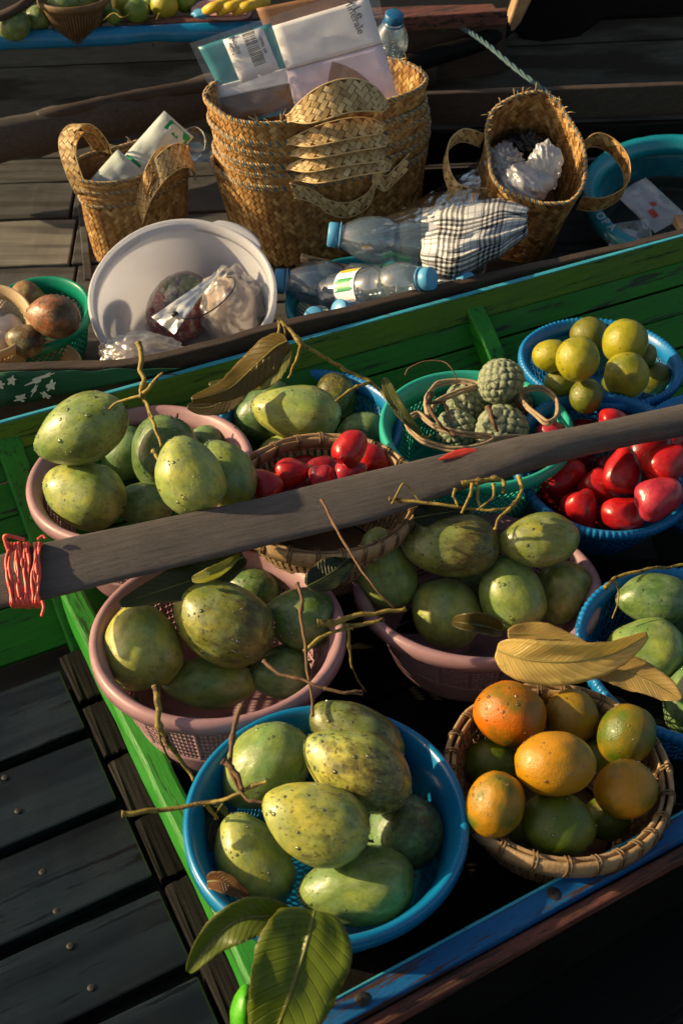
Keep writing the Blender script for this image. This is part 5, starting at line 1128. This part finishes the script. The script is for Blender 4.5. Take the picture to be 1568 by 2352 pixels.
def crumple(name, c, r, mat, label, cat, group=None, sc=(1, 1, 1), seed=0, amp=.35, freq=2.2, sub=5):
    vs, fs = ico(sub); out = []
    for v in vs:
        p = Vector((v.x * freq * 1.7 + v.z * freq, v.y * freq * .8, v.z * freq * .7)) + Vector((seed * 3.1, 0, 0)); d = 1 + amp * (abs(noise.noise(p)) * 1.6 + abs(noise.noise(p * 2.3)) * .8 + abs(noise.noise(p * 5)) * .35 - .55); out.append(Vector((v.x * sc[0], v.y * sc[1], v.z * sc[2])) * d * r)
    o = obj(name, out, fs, mat); o.location = c; o.data.polygons.foreach_set('use_smooth', [True] * len(fs)); return tag(o, label, cat, group)
crumple('plastic_bag', W(1155, 378, .255), .040, M['clear_b'], 'crinkled clear plastic bag in the left half of the right woven bag', 'plastic bag', 'plastic bags in the right woven bag', (1, 1.1, 1), 1, .30, 3.0)
crumple('plastic_bag', W(1205, 420, .24), .050, M['white_bag'], 'soft white plastic bag filling the front of the right woven bag', 'plastic bag', 'plastic bags in the right woven bag', (1.15, .9, .8), 2, .18, 1.5)
crumple('plastic_bag', W(1248, 385, .265), .042, M['white_bag'], 'knotted white plastic bag standing at the right inside the woven bag', 'plastic bag', 'plastic bags in the right woven bag', (.85, .8, 1.3), 5, .2, 1.5)
crumple('plastic_bag', W(1205, 338, .245), .042, M['blackbag'], 'glossy black plastic bag at the back inside the right woven bag', 'plastic bag', 'plastic bags in the right woven bag', (1.2, .8, .8), 7, .4, 2.4)
vs, fs = lathe_vf([(.001, 0), (.07, 0), (.074, .002), (.07, .004), (.001, .004)], 48); o = obj('hat_board', vs, fs, M['cream']) ; o.location = W(1223, 318, .21) ; o.rotation_euler = (R(60), 0, 0); tag(o, 'round cream disc standing behind the black bag in the right woven bag', 'disc')

# ---------------------------------------------------------------- flattened boxes in a clear bag, standing in the top woven bag
Q0 = Vector((-.04, 2.40, .36)); n0 = Vector((.05, -math.cos(R(24)), math.sin(R(24)))).normalized()
def pl(u, v, off=0): return onplane(u, v, Q0, n0, off)
def sheet(name, poly, off, thick, mat, parent, mn=10):
    """flat board with real thickness from a quad outline"""
    a, b, c, d = poly; vs, fs = grid_vf(mn, mn, lambda s, t: pl(*(np.array(a) * (1 - s) * (1 - t) + np.array(b) * s * (1 - t) + np.array(c) * s * t + np.array(d) * (1 - s) * t), off) + n0 * (.0016 * noise.noise((s * 3 + a[0], t * 3, off * 99)))); return solid(obj(name, local(parent, vs), fs, mat, parent), thick)
cb = empty('flattened_box', Q0, 'flattened lilac and white printed box in clear wrapping, standing in the tall stack', 'box', 'flattened boxes standing in the stack')
sheet('upper_panel', ((625, 60), (845, -6), (877, 100), (658, 160)), .001, .003, M['card'], cb)
sheet('lower_panel', ((658, 161), (877, 101), (916, 232), (680, 262)), .001, .003, M['card_p'], cb)
sheet('kraft_panel', ((588, 18), (830, -30), (850, 60), (625, 110)), -.012, .003, M['kraft'], cb)
vs, fs = [], []
outl = [(762, 141), (792, 150), (820, 165), (846, 186), (843, 196), (822, 206), (795, 200), (770, 206), (752, 200), (755, 170)]
F_ = [pl(u, v, .0032) for u, v in outl]; obj('brown_print_patch', local(cb, F_), [tuple(range(len(F_)))], M['kraft'], cb, smooth=False)
exr = (pl(832, 66) - pl(800, 10)).normalized(); exr2 = (pl(825, 60) - pl(806, 16)).normalized(); nrm = n0; eyr = nrm.cross(exr2)
text('Le', .026, pl(823, 29, .0036), exr2, eyr, M['print'], cb); text('Minerale', .022, pl(812, 37, .0036), exr2, eyr, M['print'], cb)
text('®', .008, pl(830, 60, .0036), exr2, eyr, M['print'], cb)
vs, fs = tube_vf(smooth_path([pl(658, 161, .003), pl(700, 150, .003), pl(760, 133, .003), pl(877, 100, .003)], 6), .0007, 4); obj('torn_fold', local(cb, vs), fs, M['kraft'], cb)
lb = empty('flattened_box', Q0 + Vector((-.1, 0, 0)), 'flattened white and teal box with a printed barcode, left half of the bundle', 'box', 'flattened boxes standing in the stack')
sheet('teal_panel', ((455, 108), (622, 52), (662, 175), (505, 205)), -.003, .003, M['tealprint'], lb)
sheet('white_label', ((512, 92), (602, 62), (642, 160), (553, 192)), .0, .0012, M['card'], lb, 4)
sheet('white_margin', ((496, 198), (660, 155), (672, 190), (502, 226)), -.001, .003, M['card'], lb)
sheet('kraft_flap', ((508, 224), (658, 188), (668, 240), (520, 290)), -.006, .003, M['kraft'], lb)
sheet('teal_edge', ((532, 284), (650, 252), (652, 262), (534, 294)), -.002, .002, M['tealprint'], lb, 4)
bc = [(552, 72), (580, 62), (612, 146), (585, 156)]                          # barcode bars, flat print
rr = random.Random(9); pos = 0.0
while pos < .97:
    bw = rr.choice((.012, .02, .03)); A_ = lambda s, t: tuple(np.array(bc[0]) * (1 - s) * (1 - t) + np.array(bc[1]) * s * (1 - t) + np.array(bc[2]) * s * t + np.array(bc[3]) * (1 - s) * t)
    q = [pl(*A_(s, t), .0018) for s, t in ((0, pos), (1, pos), (1, min(1, pos + bw)), (0, min(1, pos + bw)))]; obj('barcode_bar', local(lb, q), [(0, 1, 2, 3)], M['print'], lb, smooth=False); pos += bw + rr.choice((.012, .018, .028))
ed = (pl(612, 146) - pl(580, 62)).normalized(); ey_ = nrm.cross(ed)
text('89 98601', .010, pl(604, 101, .0018), -ed, -ey_, M['print'], lb); text('SGM2905', .011, pl(541, 100, .0018), -ed, -ey_, M['print'], lb); text('NOV', .012, pl(533, 112, .0018), -ed, -ey_, M['print'], lb)
text('29', .010, pl(524, 82, .0018), -ed, -ey_, M['print'], lb)
# clear wrapping over both
wr = empty('clear_wrapper', Q0, 'clear plastic wrapping stretched over the flattened boxes', 'plastic wrapping')
vs, fs = grid_vf(40, 26, lambda s, t: pl(*(np.array((436, 100)) * (1 - s) * (1 - t) + np.array((862, -40)) * s * (1 - t) + np.array((918, 225)) * s * t + np.array((520, 285)) * (1 - s) * t), .007 + .004 * noise.noise((s * 6, t * 5, 2)) + .006 * abs(noise.noise((s * 11 + t * 6, t * 4, 5)))))
obj('film', local(wr, vs), fs, M['clear'], wr)

# ---------------------------------------------------------------- bottles
def bottle_body(Lb=.30, Rb=.044):
    pr = [(.001, .004), (Rb * .5, .002), (Rb * .9, 0), (Rb, .008)]; z = .008
    for k in range(9): pr += [(Rb, .02 + k * .012), (Rb * .955, .026 + k * .012)]
    pr += [(Rb * .98, .13), (Rb * .98, .165), (Rb * .80, .18), (Rb * .84, .185), (Rb, .20), (Rb * 1.02, .215), (Rb * .98, .235), (Rb * .86, .255), (Rb * .62, .275), (Rb * .50, .284), (Rb * .43, .29), (Rb * .43, .305)]
    sc = Lb / .305; return [(r, q * sc) for r, q in pr]
PETS = {}
def bottle(u, v, z, d, label, Lb=.29, Rb=.042, lab=None, cap='cap', off=0):
    """u, v, z: where the cap is; d: direction from cap to base"""
    cp = W(u, v, z); d = Vector(d).normalized(); e = empty('water_bottle', cp + d * Lb, label, 'bottle', 'clear water bottles'); q = (-d).to_track_quat('Z', 'Y'); e.rotation_euler = q.to_euler()
    key = (Lb, Rb)
    if key not in PETS: vs, fs = lathe_vf(bottle_body(Lb, Rb), 40); PETS[key] = mesh('bottle_shell', vs, fs, M['pet'])
    link('bottle_shell', PETS[key], e); r = Rb * .50
    def wob(a, j, rr_, z_): return (rr_ + (.0005 * math.sin(a * 36) if 0 < j < 3 else 0), z_)
    vs, fs = lathe_vf([(r * 1.02, Lb - .012), (r * 1.08, Lb - .010), (r * 1.06, Lb + .006), (r * .9, Lb + .008), (.001, Lb + .008)], 72, wob); obj('cap', vs, fs, M[cap], e)
    vs, fs = lathe_vf([(r * 1.1, Lb - .018), (r * 1.25, Lb - .017), (r * 1.1, Lb - .015)], 32); obj('cap_ring', vs, fs, M[cap], e)
    if lab:
        for nm, m_, a0, a1, z0, z1, o_ in lab: vs, fs = grid_vf(20, 4, lambda s, t: (lambda a: ((Rb * 1.005 + o_) * math.cos(a), (Rb * 1.005 + o_) * math.sin(a), (z0 + (z1 - z0) * t + (.006 * math.sin(s * 17) if o_ > .0006 else 0)) * Lb / .305))(a0 + (a1 - a0) * s)); obj(nm, vs, fs, M[m_], e)
    return e
TAU = 2 * math.pi
LAB = [('label_band', 'card', 0, TAU, .035, .12, .0004)] + [('label_print', m_, TAU * k / 6, TAU * (k + .7) / 6, .045, .10, .0009 + .0001 * k) for k, m_ in enumerate(('redpaint', 'orangepaint', 'redpaint', 'orangepaint', 'redpaint', 'orangepaint'))]
LAB2 = [('label_band', 'card', 0, TAU, .06, .12, .0004)] + [('label_print', m_, TAU * k / 6, TAU * (k + .6) / 6, .066, .112, .0009 + .0001 * k) for k, m_ in enumerate(('redpaint', 'yellowpaint', 'greenpaint', 'redpaint', 'yellowpaint', 'greenpaint'))]
LAB3 = [('label_print', 'greenpaint', TAU * k / 4, TAU * (k + .4) / 4, .05, .10, .0009) for k in range(4)]
bottle(762, 539, .235, (1, -.06, -.10), 'large bottle lying uppermost, orange and red label, cap pointing left', .31, .046, LAB)
bottle(640, 646, .17, (1, -.02, -.06), 'large bottle lying below, cap pointing left beside the white bucket', .31, .046, LAB3)
bottle(985, 640, .255, (-.80, .45, -.42), 'bottle with its pale blue cap pointing at the viewer, red and yellow label', .24, .040, LAB2)
bottle(1072, 648, .22, (-.55, .6, -.5), 'bottle half hidden behind the boat edge, cap under the checked cloth', .22, .036)
bottle(722, 728, .185, (.15, .7, -.75), 'small bottle cap just showing over the boat edge by the bucket', .20, .036)
bottle(782, 711, .19, (.6, .5, -.6), 'second small bottle cap showing over the boat edge, right of the first', .22, .036)
bottle(905, 38, .455, (-.10, .25, -1), 'cloudy bottle with a dark blue cap standing beyond the flattened boxes', .22, .040, cap='capring')
e = empty('plastic_jar', W(455, 335, .24), 'clear plastic cup between the left bag and the tall stack', 'cup'); vs, fs = lathe_vf([(.001, -.05), (.03, -.05), (.036, .02), (.038, .02)], 32); obj('cup_shell', vs, fs, M['pet'], e); e.rotation_euler = (R(60), 0, R(-40))
# blue mesh basket under the bottles
e = basket_root('BM', 'mesh_basket', 855, 690, .15, .165, .11, 'dark blue mesh basket holding the water bottles', 'basket', prof=lambda t: .7 + .3 * t ** .7)
rim('BM', M['teal_pl'], e, lip=.008, drop=.012); lattice_wall('BM', .01, .10, 90, 14, M['teal_pl'], e, 'diamond', .003); band_wall('BM', .002, .012, M['teal_pl'], e, floor=True, name='base')
beam('dark_stick', W(690, 585, .20), W(900, 640, .20), (0, 1, 0), UP, .02, .012, M['brown'])
tag([o for o in SC.objects if o.name.startswith('dark_stick')][0], 'dark strip of wood lying between the two big bottles', 'stick')

# ---------------------------------------------------------------- checked cloth and the clear bag behind it
g = NT('checked_cloth'); sp = g.n('SeparateXYZ'); g.l(g.n('TexCoord').outputs['UV'], sp.inputs[0])
def bars(x, k): return g.ramp(g.math('FRACT', g.math('MULTIPLY', x, k)), [(.0, 1.0), (.5, 0.0)], 'CONSTANT')
big = lambda x, k, a: g.ramp(g.math('FRACT', g.math('MULTIPLY', x, k)), [(0.0, 0.0), (a, 1.0)], 'CONSTANT')
fx = g.math('MULTIPLY', bars(sp.outputs[0], 17), big(sp.outputs[0], 2.0, .42)); fy = g.math('MULTIPLY', bars(sp.outputs[1], 13), big(sp.outputs[1], 1.6, .45)); ln = g.math('MAXIMUM', g.ramp(g.math('FRACT', g.math('MULTIPLY', sp.outputs[0], 13)), [(.0, 1.0), (.14, 0.0)], 'CONSTANT'), g.ramp(g.math('FRACT', g.math('MULTIPLY', sp.outputs[1], 9)), [(.0, .7), (.12, 0.0)], 'CONSTANT'))
ck = g.math('MAXIMUM', g.math('MULTIPLY', ln, .55), g.math('MULTIPLY', g.math('ADD', fx, fy), .75), clamp=True); g.base(g.mix(ck, (.58, .60, .64), (.018, .018, .022))); g.set(rough=.9, spec=.15, normal=g.bump(g.noise(g.coords(), 500, 2), .3, .0006)); M['cloth'] = g.m
vs, fs = [], []; uv = []; n1, n2 = 90, 70
Q = W(1090, 540, .27)
for i in range(n1 + 1):
    for j in range(n2 + 1):
        s, t = i / n1, j / n2; u_ = 968 + 242 * s; half = (95 - 36 * abs(s - .30) ** 1.0 * 1.5 - 62 * max(0, s - .72) / .28 * (s - .6)) ; vc = 545 - 30 * s + 10 * math.sin(s * 5); v_ = vc + (t - .48) * 2 * half * .93
        dome = .060 * (math.sin(math.pi * min(1, max(0, t))) ** .6) * (math.sin(math.pi * (.06 + .88 * s)) ** .5); fold = .010 * abs(noise.noise((s * 2.2 + t * 3.2, t * 7 - s * 2, 1))) * 1.5 + .006 * math.sin((t * 6.5 - s * 1.2 + .5 * noise.noise((s * 3, t * 3, 0))) * 4.2) * (s ** .5) - .022 * math.exp(-((t - .33 - .1 * s) / .07) ** 2) * max(0, s - .35)
        vs.append(W(u_ + 5 * noise.noise((t * 6, s * 2, 3)), v_ + 5 * noise.noise((s * 6, t, 3)), .215 + dome + fold) - Q); uv.append((s * 1.2 + .10 * t, t * 1.25 + .05 * noise.noise((s * 3, t * 3, 4))))
fs = [(i * (n2 + 1) + j, (i + 1) * (n2 + 1) + j, (i + 1) * (n2 + 1) + j + 1, i * (n2 + 1) + j + 1) for i in range(n1) for j in range(n2)]
o = obj('checked_cloth', vs, fs, M['cloth'], uv=uv); o.location = Q; solid(o, .0025); tag(o, 'crumpled black and white checked cloth thrown over the bottles', 'cloth')
vs2, fs2 = tube_vf([vs[i * (n2 + 1) + n2] + Vector((0, 0, .001)) for i in range(0, n1 + 1, 2)], .0035, 6); obj('rolled_hem', vs2, fs2, M['cloth'], o, uv=[(.47, .47)] * len(vs2)); vs2, fs2 = tube_vf([vs[i * (n2 + 1)] for i in range(0, n1 + 1, 2)], .0035, 6); obj('rolled_hem', vs2, fs2, M['cloth'], o, uv=[(.47, .47)] * len(vs2))
cp = Vector(W(1000, 470, .23)); vs, fs = grid_vf(44, 34, lambda s, t: W(835 + 265 * s + 10 * noise.noise((t * 4, s * 3, 8)), (515 - 150 * s ** 1.3) * (1 - t) + (560 - 40 * s) * t, .205 + .035 * math.sin(math.pi * t) + .0 * s * (1 - t) + .012 * abs(noise.noise((s * 8, t * 6, 2))) + .006 * noise.noise((s * 20, t * 14, 2))) - cp); o = obj('clear_plastic_bag', vs, fs, M['clear'])
o.location = cp; tag(o, 'clear plastic bag pulled over the bottles behind the checked cloth', 'plastic bag')

# ---------------------------------------------------------------- white bucket and what is in it
e = basket_root('BU', 'plastic_bucket', 418, 672, .215, .170, .19, 'milky white plastic bucket tipped forwards, bagged fruit inside', 'bucket', tx=21, ty=0, prof=lambda t: .80 + .20 * t)
b = BASK['BU']; band_wall('BU', .002, .187, M['milk'], e, t=.0022, name='wall', floor=True, steps=10)
rim('BU', M['milk'], e, lip=.008, drop=.010, band=.02); vs, fs = lathe_vf([(b['R'] + .004, .163), (b['R'] + .008, .165), (b['R'] + .008, .169), (b['R'] - .002, .170)], 72); obj('ring_below_rim', vs, fs, M['milk'], e)
vs, fs = grid_vf(10, 3, lambda a, c: ((.176 + .018 * math.sin(math.pi * a) ** .5 * c) * math.cos(R(35 + 40 * a)), (.176 + .018 * math.sin(math.pi * a) ** .5 * c) * math.sin(R(35 + 40 * a)), .188)); solid(obj('pull_tab', vs, fs, M['milk'], e), .002)
# bag of red snake-fruit-like pieces
rb = empty('fruit_bag', W(410, 715, .115), 'clear bag of small red and white fruit pieces in the white bucket', 'bag of fruit', 'bags lying in the white bucket')
rr = random.Random(3); V0, F0 = ico(1); groups = {'red': [[], []], 'pale': [[], []], 'gr': [[], []]}
for k in range(420):
    p = Vector((rr.gauss(0, 1), rr.gauss(0, 1), rr.gauss(0, 1))).normalized(); q = Vector((p.x * .050, p.y * .052, p.z * .075)); q = Matrix.Rotation(R(28), 3, 'Y') @ q
    if k % 6 == 0: key = 'pale'
    else: key = 'gr' if (q.z > .045) else 'red'
    vs, fs = groups[key]; o_ = len(vs); r = rr.uniform(.006, .0095); vs += [q + v * r for v in V0]; fs += [tuple(o_ + x for x in f) for f in F0]
M['pred'] = plain('red_fruit_pieces', (.62, .07, .06), .35, .4, 60); M['ppale'] = plain('pale_fruit_pieces', (.85, .65, .55), .35, .2, 60); M['pgr'] = plain('green_fruit_pieces', (.35, .38, .10), .35, .3, 60)
for key, mt, nm in (('red', 'pred', 'red_pieces'), ('pale', 'ppale', 'pale_pieces'), ('gr', 'pgr', 'green_pieces')): o = obj(nm, groups[key][0], groups[key][1], M[mt], rb); o['kind'] = 'stuff'
vs, fs = ico(4); vs = [Matrix.Rotation(R(28), 3, 'Y') @ Vector((v.x * .062, v.y * .062, v.z * .088)) * (1 + .05 * abs(noise.noise(v * 4))) for v in vs]; obj('film', vs, fs, M['clear'], rb)
M['frost'] = film('frosted_plastic', (.9, .9, .9), 1.7, .03, .4, (.85, .83, .76), 14, .3)
pk = [(345, 745), (520, 610), (540, 625), (420, 770), (345, 752)]
vs, fs = grid_vf(20, 10, lambda s, t: W(*(np.array((348, 728)) * (1 - s) * (1 - t) + np.array((522, 608)) * s * (1 - t) + np.array((470, 668)) * s * t + np.array((400, 768)) * (1 - s) * t), .232 + .018 * math.sin(math.pi * s) + .010 * noise.noise((s * 6, t * 5, 3))) - rb.location); obj('folded_flap', vs, fs, M['frost'], rb)
for (u, v, z, r, lab, sd_, scl) in ((532, 708, .14, .060, 'clear bag of pale brown peanuts at the right inside the white bucket', 4, (.95, .9, 1.25)), (325, 808, .17, .045, 'clear bag of brown slices at the front edge of the white bucket', 9, (1.5, .9, .6))):
    p_ = W(u, v, z); pe = empty('peanut_bag', p_, lab, 'bag of food', 'bags lying in the white bucket'); vs, fs = ico(4); q_ = [Vector((v_.x * scl[0], v_.y * scl[1], v_.z * scl[2])) * r * (.88 + .12 * noise.noise(v_ * 5)) for v_ in vs]; M.setdefault('nut', plain('pale_brown_contents', (.66, .46, .30), .6, .35, 70, .8)); obj('contents', q_, fs, M['nut'], pe)
    vs, fs = ico(5); obj('film', [Vector((v_.x * scl[0], v_.y * scl[1], v_.z * scl[2])) * r * (1.04 + .25 * abs(noise.noise(v_ * 2.2 + Vector((sd_, 0, 0)))) + .12 * abs(noise.noise(v_ * 5))) for v_ in vs], fs, M['clear_b'], pe)
P = smooth_path([W(402, 722, .25), W(430, 733, .25), (W(470, 722, .25)), W(510, 695, .25), W(538, 660, .25), W(536, 640, .25), W(520, 636, .25)], 8); c0 = P[0]; vs, fs = tube_vf([p - c0 for p in P], .0013, 6); o = obj('rubber_band', vs, fs, M['rubber']); o.location = c0; tag(o, 'thin black rubber band looped over the bags in the bucket', 'rubber band')
vs, fs = ico(2, .006); obj('knot', [Vector((v.x * 1.2, v.y, v.z)) for v in vs], fs, M['rubber'], o)

# ---------------------------------------------------------------- green lattice basket, cream basket
e = basket_root('GL', 'lattice_basket', 82, 717, .16, .100, .11, 'sea green lattice basket holding reddish brown fruit', 'basket', tx=8, ty=-4, prof=lambda t: .68 + .3 * t ** .7)
rim('GL', M['green_pl'], e, lip=.008, drop=.016, band=.03); lattice_wall('GL', .018, .085, 44, 9, M['green_pl'], e, 'diamond', .0042); band_wall('GL', .002, .02, M['green_pl'], e, floor=True, name='base')
for (u, v, a_, b_, an, tint, bl, lab) in ((60, 782, 44, 38, 0, (.16, .08, .03), .8, 'brown fruit low at the front of the green lattice basket'), (60, 692, 44, 40, 60, (.30, .13, .04), .5, 'orange-brown fruit against the back of the green lattice basket'), (123, 726, 61, 50, -10, (.34, .10, .05), .85, 'large red and green blotched fruit in the green lattice basket')):
    fruit('mango', 'GL', u, v, a_, b_, an, tint, lab, bl, group='reddish fruit in the lattice basket', tol=.012)
e = basket_root('CR', 'lattice_basket', -38, 735, .20, .085, .12, 'cream lattice basket of white bulbs at the left edge', 'basket', tx=14, ty=4, prof=lambda t: .66 + .32 * t ** .7)
rim('CR', M['cream'], e, lip=.007, drop=.016, band=.025); lattice_wall('CR', .018, .10, 60, 14, M['cream'], e, 'diamond', .0032); band_wall('CR', .002, .02, M['cream'], e, floor=True, name='base')
for k, (u, v, z) in enumerate(((12, 712, .155), (25, 752, .15), (-5, 790, .155), (10, 775, .13), (-30, 730, .15), (0, 742, .14))):
    vs, fs = ico(3); q = [v_ * .026 * (1 + .12 * noise.noise(v_ * 2 + Vector((k, 0, 0)))) for v_ in vs]; o = obj('white_bulb', q, fs, M['garlic']); o.location = W(u, v, z); tag(o, ('white bulb nearest the cream rim, at the top of the bunch', 'white bulb at the right side of the bunch in the cream basket', 'white bulb lowest at the left edge of the picture', 'white bulb low at the front of the cream basket', 'white bulb highest and farthest left in the cream basket', 'white bulb in the middle of the bunch in the cream basket')[k], 'bulb', 'white bulbs in the cream basket')
e = basket_root('CF', 'plastic_bowl', 60, 850, .12, .10, .06, 'beige bowl edge low behind the boat side, under the green basket', 'bowl', prof=lambda t: .7 + .3 * t); rim('CF', M['cream'], e, lip=.006, drop=.01); band_wall('CF', .002, .055, M['cream'], e, floor=True)

# ---------------------------------------------------------------- teal basin at the right
e = basket_root('BS', 'plastic_basin', 1580, 448, .165, .210, .11, 'large dark teal basin with white letters on its rim and meshed wall', 'basin', tx=10, ty=0, prof=lambda t: .8 + .18 * t)
rim('BS', M['teal_pl'], e, lip=.024, drop=.03, band=.03); lattice_wall('BS', .03, .085, 150, 16, M['teal_pl'], e, 'diamond', .0028); band_wall('BS', .002, .032, M['black'], e, floor=True, name='base')
def rimletter(ch, deg, size=.026):
    m3 = e.rotation_euler.to_matrix(); a = R(deg); rad = m3 @ Vector((math.cos(a), math.sin(a), 0)); tn = m3 @ Vector((-math.sin(a), math.cos(a), 0)); Q = e.location + m3 @ Vector((math.cos(a) * .2235, math.sin(a) * .2235, .1135))
    nn = (m3 @ Vector((0, 0, 1)) + rad * .35).normalized(); ex = -rad; ex = (ex - nn * ex.dot(nn)).normalized(); text(ch, size, Q + nn * .0008, tn, nn.cross(tn), M['whitepaint'], e, 'painted_letter')
for ch, dg in (('V', 186), ('A', 191.5), ('O', 201), ('P', 206.5), ('A', 212)): rimletter(ch, dg)
o, ex, ey, ez = packet('plastic_packet', W(1492, 470, .14), (W(1540, 520, .13) - W(1440, 425, .16)), (.8, .5, .3), .15, .085, .012, M['clear_b'], 'clear packet with red print lying in the teal basin', 'packet', seed=6)
if ez.dot(CF) > 0: ez = -ez
stripe(o, ex, ey, ez, .62, .78, .25, .4, .15, .085, .012, M['redpaint'], 6); stripe(o, ex, ey, ez, .5, .6, .45, .6, .15, .085, .012, M['redpaint'], 6)
o, *_ = packet('plastic_packet', W(1445, 548, .12), (1, .3, 0), (0, .6, .4), .11, .08, .02, M['clear'], 'dim clear bag crumpled at the front of the teal basin', 'packet', seed=8, crump=.012)
slab_e = beam('light_stick', W(1556, 492, .17), W(1600, 560, .15), (1, 0, .2), UP, .02, .02, M['bamboo']); tag(slab_e, 'light wooden stick at the right edge of the teal basin', 'stick')

# ---------------------------------------------------------------- fruit heaped in the far left boat
BASK['FAR'] = dict(root=e, rot=np.eye(3), loc=np.array((0, 0, -9.)), R=99, h=.01, prof=lambda t: 1, placed=[])
def far(kind, u, v, a_, b_, an, tint, bl, lab, z=.335, grp=''): return fruit(kind, 'FAR', u, v, a_, b_, an, tint, lab, bl, z=z, group=grp, drops=False)
GF = (.12, .20, .015); YF = (.36, .33, .02)
for (u, v, r, t_, lab) in ((228, 24, 29, GF, 'green lime farthest left behind the blue wrapped gunwale'), (262, 38, 17, GF, 'small lime in front of the leftmost ones at the top'), (287, 6, 30, YF, 'yellow lime cut by the top edge of the picture'), (314, 27, 28, GF, 'green lime lit on its left, in the middle of the far heap'), (350, 4, 28, GF, 'lime behind the middle of the far heap'), (378, 12, 32, YF, 'large yellow-green lime at the right of the far heap'), (425, 4, 24, GF, 'lime beside the bananas')):
    far('citrus', u, v, r * 1.0, r, 90, t_, .8, lab, grp='limes heaped in the far boat')
for (u, v, r, lab) in ((85, 44, 28, 'knobbly green fruit below the far wicker basket'), (35, 58, 34, 'dark green fruit in shade at the far left'), (150, 6, 36, 'pale green fruit in the far wicker basket, left of the twig'), (190, 0, 34, 'dull yellow fruit in the far wicker basket')):
    far('mango', u, v, r * 1.1, r, 30, (.13, .20, .04), .3, lab, .33 if v > 30 else .37, 'green fruit in the far boat')
twig([(pz(.40, (238, 46, .35), (262, 30, .37), (280, 40, .37), (300, 32, .37)), .6), (pz(.4, (360, 44, .35), (368, 30, .37), (388, 44, .35)), .5)], 'thin green stalk lying over the far limes', r=.003)
e = basket_root('FB', 'wicker_basket', 168, -8, .38, .085, .10, 'brown wicker basket in the far left boat', 'basket', prof=lambda t: .6 + .38 * t)
for k in range(60):
    a = TAU * k / 60; vs, fs = tube_vf([Vector((.085 * (.6 + .38 * t) * math.cos(a), .085 * (.6 + .38 * t) * math.sin(a), .10 * t)) for t in (0, .5, 1)], .0035, 4); 
    if k == 0: stm = mesh('splint', vs, fs, M['bamboo_d'])
    o = link('splint', stm, e); o.rotation_euler = (0, 0, a)
rim('FB', M['bamboo_d'], e, lip=.006, drop=.012)
P = smooth_path([W(-60, 60, .34), W(0, 38, .36), W(50, 14, .38), (W(90, -20, .40))], 6); vs, fs = tube_vf([p - P[0] for p in P], .012, 8); o = obj('bent_pole', vs, fs, M['brown']); o.location = P[0]; tag(o, 'grey wooden pole slanting across the top left corner', 'pole')
bn = empty('banana_bunch', W(505, 14, .335), 'bunch of small yellow bananas on a pale pink tray', 'bananas')
for k in range(9):
    u0, v0 = 466 + k * 12, 32 - 4 * (k % 3) ; P = smooth_path([W(u0, v0, .33), W(u0 + 12, v0 - 10, .35), W(u0 + 34, v0 - 18, .36), W(u0 + 56, v0 - 20, .355)], 5); vs, fs = tube_vf(local(bn, P), lambda t: .0135 * math.sin(math.pi * (.08 + .84 * t)) ** .6, 8); obj('banana', vs, fs, M['banana'], bn)
    vs, fs = tube_vf(local(bn, [P[0] - (P[1] - P[0]) * .6, P[0] + (P[1] - P[0]) * .2]), [.002, .005], 6); obj('banana_tip', vs, fs, M['bark'], bn)
P = [W(443 + 0, 22, .325), W(452, 34, .322), W(480, 40, .32), W(520, 42, .32), W(565, 38, .32), W(570, 20, .325), W(540, 6, .33), W(470, 6, .33)]; P = smooth_path(P + [P[0]], 5)[:-1]; c0 = P[0]; vs, fs = tube_vf([p - c0 for p in P], .006, 8, True); o = obj('tray', vs, fs, M['pinkrope']); o.location = c0; tag(o, 'pale pink rimmed tray under the bananas', 'tray')
v2, f2 = [sum([p - c0 for p in P], Vector()) / len(P)] + [p - c0 for p in P], [(0, i + 1, (i + 1) % len(P) + 1) for i in range(len(P))]; obj('tray_floor', v2, f2, M['pinkrope'], o)
crumple('cloth_rag', W(408, 32, .335) + Vector((.06, 0, 0)), .018, M['cap'], 'small blue striped rag beside the bananas', 'rag', None, (1.2, 1, .6), 3, .4, 2, 3)
